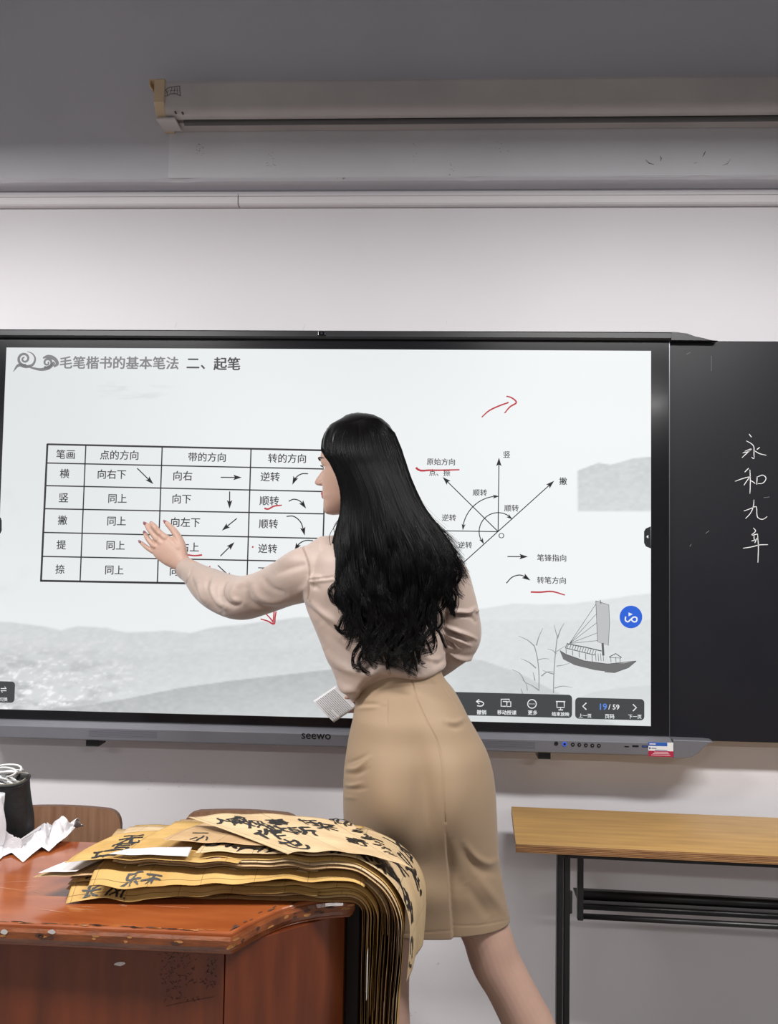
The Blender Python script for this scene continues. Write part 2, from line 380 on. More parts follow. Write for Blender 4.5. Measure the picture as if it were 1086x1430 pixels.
nt = scr_m.node_tree; b = nt.nodes['Principled BSDF']; b.inputs['Base Color'].default_value = (.01, .01, .01, 1); b.inputs['Roughness'].default_value = .4; b.inputs['Specular IOR Level'].default_value = .2
at = nt.nodes.new('ShaderNodeAttribute'); at.attribute_name = 'slide'; nt.links.new(at.outputs['Color'], b.inputs['Emission Color']); b.inputs['Emission Strength'].default_value = 1.0
scr = np_mesh('screen', V, Fq, scr_m); ch(scr, t)
ca = scr.data.color_attributes.new('slide', 'FLOAT_COLOR', 'POINT'); ca.data.foreach_set('color', np.concatenate([col, np.ones((len(col), 1))], 1).astype(np.float32).ravel())
def sub(o, p=scr): o.parent = p; o.matrix_parent_inverse = Matrix.Translation(-disp.location); return o
PXW = (P(600, 700, YS) - P(599, 700, YS))[0]   # metres per pixel on the glass
def sp(px, py, k=1): return P(px, py, YS - .00025 * k)
ink = {'black': emis('ink_black', lin(38, 38, 42)), 'grey': emis('ink_grey', lin(118, 118, 122)), 'dark': emis('ink_dark', lin(62, 62, 66)), 'red': emis('ink_red', lin(186, 52, 62)),
       'white': emis('ui_white', lin(235, 238, 240)), 'blue': emis('ui_blue', lin(92, 140, 235)), 'panel': emis('ui_panel', lin(66, 69, 71)), 'line': emis('ink_line', lin(50, 50, 54)),
       'disc': emis('ui_disc', lin(42, 98, 214)), 'pale': emis('ink_pale', lin(150, 152, 154)), 'sail': emis('ink_sail', lin(190, 192, 193)), 'hull': emis('ink_hull', lin(112, 112, 113)), 'mid': emis('ink_mid', lin(95, 96, 98)), 'tab': emis('ui_tab', lin(35, 38, 42))}
def stext(s, x0, x1, yc, c='black', bold=0.0, k=1, name='slide_text', parent=scr, Y=None, m=None, shear=0, capy=None, body=True):
    v, f = text_geo(s, 0.0, shear)
    a = sp(x0, yc, k) if Y is None else P(x0, yc, Y); b_ = sp(x1, yc, k) if Y is None else P(x1, yc, Y)
    sc_ = (b_[0] - a[0]) / (v[:, 0].max() - v[:, 0].min()); my = (v[:, 1].max() + v[:, 1].min()) / 2
    cz_ = (a[2] + b_[2]) / 2
    mb = MB(); x_0 = v[:, 0].min(); bb_ = max(bold, .006)
    for i_, (dx, dy) in enumerate(((0, 0), (bb_, 0), (-bb_, 0), (0, bb_ * .7), (0, -bb_ * .7))):   # stroke weight
        mb.add([(a[0] + (x - x_0 + dx) * sc_, a[1] - i_ * 1.5e-5, cz_ + (y - my + dy) * sc_) for x, y in v], f)
    o = mb.build(name, m or ink[c]); sub(o, parent); return o
class Draw:
    def __init__(s, k=1): s.mb = MB(); s.k = k
    def line(s, pts, w=1.6, n=0):
        if n: pts = smooth_path(np.array([(p[0], p[1], 0) for p in pts]), n)[:, :2]
        ww = [x * PXW for x in w] if hasattr(w, '__len__') else w * PXW
        if hasattr(ww, '__len__') and len(ww) != len(pts): ww = list(np.interp(np.linspace(0, 1, len(pts)), np.linspace(0, 1, len(ww)), ww))
        q = ribbon([sp(*p, s.k) for p in pts], ww, (0, 0, 0)); s.mb.add(q.v, q.f); return s
    def poly(s, pts): s.mb.add([sp(*p, s.k) for p in pts], [tuple(range(len(pts)))]); return s
    def head(s, a, b, L=11, W=6.5):            # arrow head at b, pointing from a
        d = np.array(b, float) - np.array(a, float); d /= np.linalg.norm(d); n = np.array([-d[1], d[0]]); b = np.array(b, float)
        return s.poly([b, b - d * L + n * W / 2, b - d * L * .8, b - d * L - n * W / 2])
    def arrow(s, a, b, w=1.5, L=12, W=7.6):
        d = np.array(b, float) - np.array(a, float); d /= np.linalg.norm(d)
        s.line([a, np.array(b) - d * L * .7], w); return s.head(a, b, L, W)
    def arc(s, pts, w=1.5, L=12, W=7.6):
        q = smooth_path(np.array([(p[0], p[1], 0) for p in pts]), 14)[:, :2]
        s.line(q[:-2], w); return s.head(q[-4], q[-1], L, W)
    def ring(s, c, r, w, n=24): 
        return s.line([(c[0] + r * math.cos(a), c[1] + r * math.sin(a)) for a in np.linspace(0, 2 * math.pi, n)], w)
    def rrect(s, x0, y0, x1, y1, r=5):
        a = sp(x0, y0, s.k); b = sp(x1, y1, s.k); R_ = r * PXW; pts = []
        for cx, cz, q in ((b[0] - R_, a[2] - R_, 0), (a[0] + R_, a[2] - R_, 1), (a[0] + R_, b[2] + R_, 2), (b[0] - R_, b[2] + R_, 3)):
            pts += [(cx + R_ * math.cos(math.pi / 2 * (q + i / 5)), a[1], cz + R_ * math.sin(math.pi / 2 * (q + i / 5))) for i in range(6)]
        s.mb.add(pts, [tuple(range(len(pts)))]); return s
    def done(s, name, c, parent=scr): return sub(s.mb.build(name, ink[c]), parent)
# heading
stext('毛笔楷书的基本笔法', 84, 249, 506.5, 'grey', .028); stext('二', 261, 278, 507.5, 'dark', .028); stext('、', 280.5, 286, 512.5, 'dark', .028); stext('起笔', 298.5, 335, 508, 'dark', .028)
d = Draw()
def spiral(d, cx, cy, r0, turns, w, a0=0, sgn=1):
    n = int(18 * turns); pts = [(cx + r0 * (1 - i / n * .85) * math.cos(a0 + sgn * i / 18 * 2 * math.pi), cy + r0 * (1 - i / n * .85) * math.sin(a0 + sgn * i / 18 * 2 * math.pi)) for i in range(n + 1)]
    d.line(pts, [w * 1.3, w, w * .7])
spiral(d, 34, 501, 9.5, 1.6, 3.2, 1.3, 1); spiral(d, 66, 506.5, 7.5, 1.5, 3, 2.2, -1)
d.line([(18.5, 519), (26, 510), (38, 512), (46, 509), (49, 500), (44, 493), (38, 491)], [.6, 4, 5, 4, 3, 2, .8], 24)
d.line([(36, 511), (46, 514), (58, 516), (70, 512), (76, 506)], [1, 3, 4, 6, 4], 20)
d.line([(60, 500), (66, 498), (72, 499), (78, 503), (80, 508), (75, 512)], [2, 5, 6, 5, 5, 3], 20)
d.done('cloud_ornament', 'grey')
# table
g = Draw(1)
for a, b_, w in (((66, 620.4), (456, 629), 2.2), ((65.4, 646.6), (456, 655), 1.5), ((64.6, 678.2), (455, 686.5), 1.5), ((62.6, 710.4), (452.8, 717.6), 1.5), ((60.5, 743.5), (452, 752), 1.5), ((58.9, 777), (449, 784.5), 1.5), ((56.5, 811), (448, 818), 2.4),
                 ((66.2, 619.6), (57.2, 812), 2.4), ((119.8, 622), (111.8, 812), 1.5), ((226.4, 624.5), (219.6, 814), 1.5), ((350.4, 627), (344.6, 816), 1.5), ((455, 629), (449, 818), 1.7)):
    g.line([a, b_], w * 1.22)
g.done('table_grid', 'line')
for s_, a, b_, y in (('笔画', 78.7, 104.3, 634.3), ('点的方向', 139.7, 193.1, 635.4), ('带的方向', 263, 315, 638.3), ('转的方向', 374.4, 427, 640),
    ('横', 83.6, 96.6, 661.3), ('向右下', 136.6, 175.9, 662.2), ('向右', 242.2, 268.2, 664.4), ('逆转', 363.8, 390.5, 665.7),
    ('竖', 82.4, 95.2, 694.9), ('同上', 151.4, 176.8, 696.2), ('向下', 240.9, 266.7, 696.6), ('顺转', 362.4, 389.2, 699.3),
    ('撇', 80.8, 93.6, 726.3), ('同上', 150.1, 175.7, 727.6), ('向左下', 239, 279.2, 729.3), ('顺转', 361.5, 387.9, 731.5),
    ('提', 79.2, 92, 760.7), ('同上', 148.8, 174.1, 761.6), ('向右上', 238, 277.6, 763.8), ('逆转', 360.7, 386.6, 766),
    ('捺', 77.5, 90.2, 794.8), ('同上', 147, 172.4, 796), ('向右下', 237.2, 276, 797.8), ('不转', 360, 386, 798)):
    stext(s_, a, b_, y, 'dark', .015)
for k_, q in enumerate((((191.4, 653.8), (214.2, 676.2)), ((308, 666.6), (337.6, 666.8)), ((320.6, 686.3), (320.4, 710.4)), ((330.6, 724), (309.6, 741)), ((307.6, 776.6), (327.4, 757)), ((304, 789.4), (326, 810)))):
    Draw().arrow(*q, 1.5).done('direction_arrow', 'black')
for q in (((430, 661.5), (421, 661.8), (414, 666), (408, 677)), ((403, 700), (409.5, 697.2), (416.5, 698.5), (427.4, 710.3)), ((400, 721.2), (409, 720.8), (418, 727), (425.4, 748)), ((437, 755), (426, 755), (418, 759), (411, 770))):
    Draw().arc(q, 1.5).done('direction_arrow', 'black')
# direction diagram
O = (695.3, 742.4)
Draw().arrow(O, (696.5, 639), 1.3).done('diagram_arrow', 'black'); Draw().arrow((640, 792), (773.6, 671.4), 1.3).done('diagram_arrow', 'black')
Draw().arrow(O, (617.8, 666), 1.3).done('diagram_arrow', 'black'); Draw().line([(600, 741), O], 1.3).done('diagram_line', 'black')
def arcpts(r, a0, a1, n=22): return [(O[0] + r * math.cos(a), O[1] - r * math.sin(a)) for a in np.linspace(math.radians(a0), math.radians(a1), n)]
for r_, a0, a1 in ((49.5, 88, 178), (26.5, 40, 222)):
    q = arcpts(r_, a0, a1); d = Draw(); d.line(q[2:-2], 1.3); d.head(q[3], q[0], 9, 5.5); d.head(q[-4], q[-1], 9, 5.5); d.done('diagram_arc', 'black')
for s_, a, b_, y in (('原始方向', 595.9, 635, 644.8), ('点、捺', 599, 628.5, 660), ('竖', 702.6, 712, 634.7), ('撇', 780.7, 791.3, 671.8), ('顺转', 660, 679.7, 687.9), ('顺转', 704, 724, 709.6),
    ('逆转', 617, 636.6, 722.8), ('逆转', 639.7, 658.9, 761), ('笔锋指向', 749.8, 790.3, 779), ('转笔方向', 749.8, 789.8, 810.4)):
    stext(s_, a, b_, y, 'dark', .015)
stext('O', 696, 703.8, 748, 'black', 0)
Draw().arrow((708.4, 777.2), (737, 777.4), 1.4).done('direction_arrow', 'black'); Draw().arc(((706.8, 814.5), (715, 806), (726, 803), (740.5, 810.6)), 1.4).done('direction_arrow', 'black')
# red handwriting on the screen
for pts, w in ((((672.4, 582.7), (682, 574), (695, 567.5), (710, 562)), [1.6, 2.2, 2]), (((706.8, 553.4), (712, 554.5), (720.8, 562), (712, 568), (704.3, 577)), [1.8, 2.4, 1.6]), (((580.5, 653), (584, 656), (600, 656.6), (641.4, 656)), [3, 2.2, 1.8]),
               (((740.8, 826.7), (753, 827), (770, 826), (788.6, 831)), [2.2, 2.2, 1.6]), (((369, 709.8), (373, 711), (382, 707), (393.5, 705.5)), [2.4, 2.2, 1.8]), (((262, 774.9), (272, 776), (282, 775)), [2.2, 2, 2.4]),
               (((382, 840), (382.6, 853), (381, 870.5)), [1.6, 2, 1.6]), (((363.7, 864.5), (373, 867), (382.6, 871.4), (384, 862), (385.4, 854)), [1.6, 2.2, 1.8]), (((369.5, 856), (375, 861), (381, 868)), [1.4, 2]), (((352, 763.2), (353.6, 764.4)), 2.6), (((290.4, 794), (293.6, 790.4)), [2.4, 1.4])):
    Draw(3).line(pts, w, 16).done('red_pen_stroke', 'red')
# boat
b4 = lambda x, y: (620 + x / 2.858, 800 + y / 2.858)
Draw(1).poly([b4(605, 112), b4(657, 127), b4(660, 200), b4(655, 290), b4(612, 275), b4(610, 190)]).done('boat_sail', 'sail')
Draw(2).line([b4(605, 112), b4(657, 127), b4(660, 200), b4(655, 290), b4(612, 275), b4(605, 112)], .7).line([b4(622, 108), b4(626, 124)], 1).done('boat_outline', 'mid')
d = Draw(1).poly([b4(461, 310), b4(490, 325), b4(560, 350), b4(650, 362), b4(720, 360), b4(766, 352), b4(735, 378), b4(680, 398), b4(600, 388), b4(520, 368), b4(475, 345)]); d.done('boat_hull', 'hull')
d = Draw(2)
for a in ((605, 125), (606, 165), (608, 200), (610, 240), (613, 270)): d.line([b4(*a), b4(500, 282)], .6)
d.line([b4(632, 280), b4(635, 330)], 3).line([b4(461, 310), b4(490, 328), b4(560, 352), b4(650, 364), b4(766, 352)], 1).line([b4(766, 352), b4(735, 378), b4(680, 398), b4(640, 395)], 1)
d.line([b4(490, 283), b4(560, 296), b4(628, 312)], 1.4).line([b4(484, 300), b4(550, 316), b4(600, 328)], 1).line([b4(484, 300), b4(492, 280)], 1)
for i in range(12): d.line([b4(496 + i * 10, 284 + i * 2.4), b4(490 + i * 10, 302 + i * 2.4)], .8)
for i in range(5): d.line([b4(486 + i * 26, 304 + i * 6), b4(487 + i * 26, 322 + i * 8)], .8)
for i in range(4): d.line([b4(604 + i * 10, 322), b4(606 + i * 10, 352)], .7)
d.line([b4(658, 336), b4(684, 322), b4(708, 338)], 1.2).line([b4(664, 336), b4(666, 358)], .7).line([b4(684, 336), b4(686, 358)], .7).line([b4(702, 338), b4(702, 356)], .7).line([b4(660, 338), b4(706, 340)], .7)
d.done('boat_rigging', 'mid')
# reeds
d = Draw(1)
for pts, w in (([(378, 465), (378, 400), (370, 330), (360, 292)], 1.3), ([(436, 480), (438, 400), (446, 300), (452, 250)], 1.3), ([(360, 292), (335, 270), (296, 252)], [1.6, .5]), ([(368, 290), (378, 255), (394, 220)], [1.6, .5]), ([(452, 255), (444, 230), (440, 207)], [1.4, .5]),
               ([(452, 262), (465, 225), (480, 200)], [1.8, .5]), ([(372, 348), (400, 342), (420, 344)], [1.2, .5]), ([(366, 380), (340, 358), (306, 342)], [1.8, .5]), ([(448, 322), (430, 308), (412, 304)], [1.2, .5]), ([(440, 320), (470, 300), (488, 290)], [1, .5]),
               ([(448, 372), (476, 368), (502, 360)], [1.2, .4]), ([(388, 412), (410, 396), (440, 396)], [1.8, .6]), ([(436, 404), (410, 396), (392, 388)], [1.5, .5]), ([(380, 470), (350, 450), (322, 436)], [1.8, .6]), ([(322, 436), (300, 400), (270, 386)], [1.4, .5]),
               ([(440, 460), (470, 452), (512, 458)], [1.4, .4]), ([(362, 430), (358, 410), (354, 396)], [1.6, .6]), ([(332, 470), (326, 440), (310, 425)], [1.2, .4]), ([(318, 505), (312, 480), (308, 462)], [1.6, .8])):
    d.line([b4(*p) for p in pts], w, 8)
d.done('reed_drawing', 'pale')
# toolbars
d = Draw(3).rrect(540, 964, 798.4, 1002.8); tb = d.done('slide_toolbar', 'panel')
d = Draw(3).rrect(803, 974, 899.4, 1006); tb2 = d.done('page_toolbar', 'panel')
d = Draw(3).rrect(-12, 951, 20, 981.5); tb3 = d.done('switch_button', 'panel')
for s_, a, b_, y in (('撤销', 665.6, 678.8, 994.6), ('移动授课', 694.3, 720.8, 995), ('更多', 737, 750, 995.2), ('结束放映', 770.3, 794.6, 997.2)): stext(s_, a, b_, y, 'white', .02, 4)
for s_, a, b_, y in (('上一页', 808, 825.4, 999.5), ('页码', 844.4, 857.4, 1000.5), ('下一页', 877, 895.4, 1000.9)): stext(s_, a, b_, y, 'white', .02, 4)
stext('19', 837.5, 847, 987, 'blue', .015, 4); stext('/ 59', 849.4, 864.4, 987.3, 'white', .015, 4); stext('切换', -1, 10.5, 976.5, 'white', 0, 4)
def icon(*ls):
    d = Draw(4)
    for l in ls: d.line(*l)
    d.done('toolbar_icon', 'white')
icon(([(818.5, 981.5), (813.5, 986.3), (818.5, 991)], 1.5)); icon(([(883.5, 983.5), (888.3, 988.2), (883.5, 993)], 1.5))
icon(([(669, 976.5), (664.8, 979.6), (669, 982.8)], 1.3), ([(665, 979.6), (672, 979.8), (675.3, 982.3), (673, 985.6), (666, 985.6)], 1.3, 14))
icon(([(711, 978.5), (711, 976.5), (699.5, 976.5), (699.5, 986.3), (706, 986.3)], 1.3), ([(707.5, 980), (713, 980), (713, 986.6), (707.5, 986.6), (707.5, 980)], 1.3), ([(702, 979.6), (708, 979.6)], 1.1))
icon(([(742.6 + 6 * math.cos(a), 983 + 6 * math.sin(a)) for a in np.linspace(0, 6.283, 24)], 1.2), *[([(742 + i * 2.8, 983), (743.2 + i * 2.8, 983)], 1.3) for i in (-1, 0, 1)])
icon(([(776, 979.6), (789, 979.8)], 1.3), ([(777.4, 979.6), (777.4, 988), (787.6, 988), (787.6, 980)], 1.3), ([(779.5, 991.4), (786, 991.4)], 1.3), ([(782.5, 988), (782.5, 991)], 1))
icon(([(1, 961.5), (9, 961.5), (6.5, 959)], 1.1), ([(9, 964.5), (1, 964.5), (3.5, 967)], 1.1))
c = (880.7, 861.6); dd_ = Draw(3); dd_.poly([(c[0] + 15.8 * math.cos(a), c[1] + 15.8 * math.sin(a)) for a in np.linspace(0, 2 * math.pi, 40, endpoint=False)]); dd_.done('round_button', 'disc')
d = Draw(4); d.line([(873.4, 861), (873.2, 866.5), (876.5, 868.4), (879, 866.3), (886, 861.6), (888.6, 862.6), (888.2, 867.6), (885, 868.4), (880.5, 864.5)], 1.9, 26); d.poly([(877.4, 855.2), (877.4, 860.6), (883.2, 857.8)]); d.done('button_symbol', 'white')
Draw(3).poly([(908.4, 735), (901.5, 738), (899, 742), (899, 758), (901.5, 763), (908.6, 766)]).done('edge_tab', 'tab'); Draw(3).poly([(-8, 720), (1, 723), (2.4, 727), (2.4, 741), (.5, 745), (-8, 747)]).done('edge_tab', 'tab')
Draw(4).poly([(902, 749.5), (905, 747), (905, 752)]).done('tab_arrow', 'white')
# speaker bar under the glass
yb = YS - .035
bt, bb = P(543, 1018.5, yb)[2], P(543, 1041, yb)[2]
bx1 = BX1 + .001
bar = MB().extx([(-.01, BZ0), (YS - .012, BZ0), (yb, BZ0 - .010), (yb, BZ0 - .044), (YS - .012, BZ0 - .052), (-.01, BZ0 - .052)], BX0, bx1).build('speaker_bar', grey_m, bevel=.002); ch(bar, t)
bmid = BZ0 - .027
def bsub(o): return sub(o, bar)
# the board panel's own rail ends meet the display here
xb0 = BX1 + .0022
board = thing('blackboard', 'black chalkboard panel right of the display with four chalk characters', 'blackboard', (xb0 + .6, -.08, .9))
# shaped end piece of the bar
xe = P(998, 1034, yb)[0]
pts = [(bx1 + .001, BZ0 - .001), (xe - .02, BZ0 - .002), (xe, BZ0 - .004), (xe - .012, BZ0 - .008), (xe - .03, BZ0 - .022), (xe - .045, BZ0 - .038), (xe - .062, BZ0 - .048), (xe - .085, BZ0 - .052), (bx1 + .001, BZ0 - .052)]
ch(MB().prism(pts, yb + .004, -.0845).build('bottom_rail_end', grey_m, bevel=.002), board)
# curved black end of the top rail
xt = P(990, 475, YS)[0]
pts = [(xr2 + .0008, BZ1 - .002), (xr2 + .0008, zt), (xr2 + .02, zt - .001), (xr2 + .045, zt - .004), (xr2 + .07, zt - .013), (xr2 + .092, BZ1 + .005), (xt, BZ1 - .001), (xt + .02, BZ1 - .0025)]
ch(MB().prism(pts, YS - .016, -.0845).build('top_rail_end', frame_m, bevel=.0015), board)
def bp(px, py, dy=0): q = P(px, py, yb - dy); return q
def btn(px, py, r, m, nm, dep=.002):
    q = bp(px, py); return bsub(MB().tube([(q[0], yb + .002, q[2]), (q[0], yb - dep, q[2])], r, 16).build(nm, m, bevel=.0006))
bk = mat('button_black', (.01, .01, .012), .25); 
btn(776.4, 1038.2, .0055, bk, 'button'); btn(788, 1039, .0062, emis('power_ring', lin(60, 100, 230)), 'power_button'); q_ = btn(788, 1039, .0036, bk, 'power_button_face', .003)
for px, py in ((799.5, 1039.6), (808.6, 1039.9), (817.7, 1040.4), (826.8, 1040.9), (835.9, 1041.2)):
    btn(px, py, .0052, bk, 'button'); q = bp(px, py)
    bsub(MB().box(q[0] - .0012, q[0] + .0012, yb - .0025, yb - .002, q[2] - .0012, q[2] + .0012).build('button_symbol', mat('button_grey', (.3, .3, .3), .5)))
for px, py, w_, h_ in ((874.7, 1042.6, .006, .003), (887, 1042, .0085, .005), (900.3, 1042.4, .0085, .005)):
    q = bp(px, py); bsub(MB().box(q[0] - w_, q[0] + w_, yb - .0006, yb + .001, q[2] - h_ / 2, q[2] + h_ / 2).build('port', bk))
q = bp(900.3, 1042.4); bsub(MB().box(q[0] - .007, q[0] + .006, yb - .001, yb - .0004, q[2] - .001, q[2] + .0012).build('port_tongue', mat('usb_blue', (.03, .08, .4), .4)))
gm = mat('grille_dark', (.10, .10, .12), .5)
for (xa, xb) in ((124, 219.5), (640, 747)):
    g_ = MB()
    a = bp(xa, 1023 if xa < 300 else 1037); b_ = bp(xb, 1023 if xa < 300 else 1037)
    for i in range(6): z = bmid + .009 - i * .0034; g_.box(a[0], b_[0], yb - .0004, yb + .001, z, z + .0013)
    bsub(g_.build('speaker_grille', gm))
for (xa, xb) in ((122, 140), (750.5, 768)):
    a = P(xa, 1034, -.1); b_ = P(xb, 1034, -.1); ch(MB().box(a[0], b_[0], -.11, -.06, BZ0 - .067, BZ0 - .05).build('bar_foot', bk, bevel=.001), t)
o = stext('seewo', 421, 461.5, 1028.4, m=bk, bold=.008, name='maker_logo', parent=bar, Y=yb - .0006)
# sticker on the bar
st = P(904.8, 1039, yb)[0]; sx = bx1 - .0005; szt = BZ0 - .008; szb = BZ0 - .047; hh = szt - szb
stk = MB().box(st, sx, yb - .0011, yb - .0005, szb, szt).build('sticker', mat('sticker_white', (.75, .75, .75), .5)); bsub(stk)
bsub(MB().box(st, sx - .0165, yb - .0014, yb - .0011, szt - hh * .26, szt).build('sticker_blue_band', mat('sticker_blue', lin(40, 90, 175), .5)))
bsub(MB().box(st, sx, yb - .0014, yb - .0011, szb, szb + hh * .40).build('sticker_red_band', mat('sticker_red', lin(170, 30, 65), .5)))
sr = MB()
for i in range(3): sr.box(st + .008 + i * .004, sx - .008 - i * .003, yb - .0016, yb - .0014, szb + hh * (.1 + i * .1), szb + hh * (.13 + i * .1))
sr.box(st + .003, st + .02, yb - .0016, yb - .0014, szt - hh * .16, szt - hh * .09); bsub(sr.build('sticker_print', mat('sticker_pale', (.8, .7, .72), .5)))
sr = MB(); sr.box(st + .002, st + .006, yb - .0014, yb - .0011, szb + hh * .52, szb + hh * .64).box(st + .009, st + .022, yb - .0014, yb - .0011, szb + hh * .55, szb + hh * .6).box(st + .018, sx - .016, yb - .0014, yb - .0011, szb + hh * .43, szb + hh * .47)
bsub(sr.build('sticker_print', mat('sticker_navy', (.03, .05, .2), .5)))

# ------------------------------------------------------------------ blackboard right of the display
bz1 = P(1000, 476, -.085)[2]; bz0 = P(1060, 1037, -.085)[2]
xb0 = BX1 + .0022
board_m = mat('board_black', (0.009, 0.009, 0.013), 0.4, noise=.3, nscale=3, color2=(.014, .014, .018), rnoise=.06, spec=.3)
bp_ = MB().box(xb0, xb0 + 1.2, -.084, -.05, bz0, bz1).build('board_panel', board_m, bevel=.002); ch(bp_, board)
ch(MB().box(xb0, xb0 + 1.2, -.05, -.004, bz0 + .01, bz1 - .01).build('back_frame', frame_m), board)
chalk = bpy.data.materials.new('chalk'); chalk.use_nodes = True
cb = chalk.node_tree.nodes['Principled BSDF']; cb.inputs['Base Color'].default_value = (.75, .75, .75, 1); cb.inputs['Roughness'].default_value = 1
b5 = lambda x, y: (880 + x / 3.573, 440 + y / 3.575)
chalk_f = mat('chalk_faint', (.16, .16, .17), 1)
chars = [
 [[(592, 594), (604, 610)], [(578, 628), (600, 640), (612, 650), (616, 690), (614, 718), (604, 708)], [(556, 712), (580, 690), (604, 668), (570, 680)], [(645, 660), (630, 672)], [(612, 672), (640, 690), (678, 700)], [(560, 688), (590, 680), (600, 672)]],
 [[(590, 764), (570, 784)], [(522, 830), (560, 816), (600, 806)], [(596, 772), (598, 830), (596, 892)], [(592, 812), (575, 836), (566, 850)], [(600, 826), (616, 836), (622, 842)], [(632, 806), (630, 846)], [(632, 808), (664, 800), (676, 812), (662, 838), (634, 842)]],
 [[(616, 922), (614, 950), (598, 990), (574, 1016)], [(566, 978), (600, 966), (628, 956), (630, 980), (636, 1012), (660, 1020), (682, 1006)]],
 [[(612, 1062), (624, 1076), (604, 1098)], [(608, 1100), (636, 1092)], [(616, 1102), (618, 1128)], [(604, 1128), (638, 1118)], [(620, 1138), (632, 1112)], [(562, 1164), (610, 1156), (640, 1148), (686, 1146)], [(634, 1092), (638, 1150), (636, 1236)]]]
for cset in chars:
    cm = MB()
    for s_ in cset:
        q = np.array([(*b5(*p), 0) for p in s_]); q = smooth_path(q, 14) if len(q) > 2 else smooth_path(q, 6) if len(q) > 2 else q
        if len(q) < 3: q = np.array([q[0] * (1 - a) + q[-1] * a for a in np.linspace(0, 1, 5)])
        n = len(q); w_ = [(.0011 + .0012 * math.sin(math.pi * min(1, (i + .6) / n)) ** .5) for i in range(n)]
        r_ = ribbon([P(p[0], p[1], -.0846) for p in q], w_, (0, 0, 0)); cm.add(r_.v, r_.f)
    o = cm.build('chalk_character', chalk); o.parent = bp_; o.matrix_parent_inverse = Matrix.Translation(-board.location)
for pts in ([(963, 763), (965, 760)], [(985, 745), (990, 741)], [(958, 495), (964, 492)], [(993, 497), (993, 518)], [(1066, 695), (1074, 694)]):
    o = ribbon([P(*p, -.0846) for p in pts], .0014, (0, 0, 0)).build('chalk_smudge', chalk_f); o.parent = bp_; o.matrix_parent_inverse = Matrix.Translation(-board.location)

# ------------------------------------------------------------------ teacher's podium
TZ = .85
wood_top = mat('lacquer_orange', lin(150, 82, 42), .2, color2=lin(122, 58, 28), nscale=5, stretch=(1, 5, 5), coat=.5, bump=.03, bscale=9, rnoise=.05)
wood_front = mat('lacquer_brown_shaded', lin(112, 52, 24), .3, color2=lin(86, 37, 16), nscale=6, stretch=(6, 6, .7), coat=.3, bump=.03, bscale=20)  # brown lacquer darkened further, painting in the shade under overhead lamps
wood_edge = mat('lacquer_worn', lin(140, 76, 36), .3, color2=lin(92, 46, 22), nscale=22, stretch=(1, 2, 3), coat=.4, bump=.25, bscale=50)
podium = thing('teacher_podium', 'glossy orange-brown wooden podium with chipped top edge, papers draped over it', 'podium', (-.3, -.9, 0))
def Z(px, py): q = PZ(px, py, TZ); return (q[0], q[1])
front = [Z(0, 1289), Z(323, 1303)]
corner = np.array(Z(323, 1303)); e2 = np.array(Z(398, 1267)); e3 = np.array(Z(491, 1253))
slope = (front[1][1] - front[0][1]) / (front[1][0] - front[0][0])
XP0 = front[0][0] - .42
arc_ = smooth_path(np.array([(*corner, 0), (*(corner * .45 + e2 * .55 + np.array([-.003, .002])), 0), (*e2, 0), (*(e2 * .5 + e3 * .5 + np.array([-.004, .006])), 0), (*e3, 0)]), 16)[:, :2]
yb_ = Z(120, 1175)[1]; xe_ = e3[0]
top_poly = [(XP0, front[0][1] - .42 * slope)] + [tuple(p) for p in arc_] + [(xe_ + .002, yb_), (XP0, yb_)]
ptop = MB().slab(top_poly, TZ - .034, TZ); o = ptop.build('worktop', [wood_top], bevel=.004, seg=3); ch(o, podium)
# worn moulded edge band
eb = MB(); band = top_poly[:len(arc_) + 1] + [(xe_ + .002, yb_)]
def offs(poly, d):
    out = []
    for i, p in enumerate(poly):
        a = np.array(poly[max(i - 1, 0)]); b = np.array(poly[min(i + 1, len(poly) - 1)]); t_ = b - a; t_ /= np.linalg.norm(t_); out.append(np.array(p) + np.array([t_[1], -t_[0]]) * d)
    return out
Rr = []
for p0, p1, p2 in zip(band, offs(band, .003), offs(band, .0055)):
    Rr.append([(p0[0], p0[1], TZ - .006), (p1[0], p1[1], TZ - .005), (p2[0], p2[1], TZ - .010), (p2[0], p2[1], TZ - .020), (p1[0], p1[1], TZ - .026), (p0[0], p0[1], TZ - .030)])
eb.rings(Rr); o = eb.build('edge_moulding', wood_edge, smooth=False); ch(o, podium)
wear = MB(); rw = random.Random(4)
wm_pale = mat('bare_wood', lin(186, 128, 74), .6, noise=.4, nscale=60); wm_dark = mat('old_grime', lin(74, 48, 38), .6); wm_plaster = mat('white_chip', lin(196, 188, 184), .8)
def blob(mb, p, u, w, ru, rv, r):
    n = 9; mb.add([p + u * ru * math.cos(a) * r.uniform(.6, 1.1) + w * rv * math.sin(a) * r.uniform(.6, 1.1) for a in np.linspace(0, 2 * math.pi, n, endpoint=False)], [tuple(range(n))])
wd = MB()
bo = offs(band, .0059); bseg = [(np.array(bo[i]), np.array(bo[i + 1])) for i in range(len(bo) - 2)]
blens = [np.linalg.norm(b - a) for a, b in bseg]
for i in range(46):
    (a, b) = rw.choices(bseg, [l * (1 if j == 0 else 4) for j, l in enumerate(blens)])[0]; q = rw.random(); p = a * (1 - q) + b * q; t_ = (b - a) / np.linalg.norm(b - a)
    blob(wear if rw.random() < .6 else wd, np.array([p[0], p[1], TZ - .010 - rw.random() * .009]), np.array([t_[0], t_[1], 0]), np.array([0, 0, 1.]), rw.uniform(.003, .010), rw.uniform(.0015, .0035), rw)
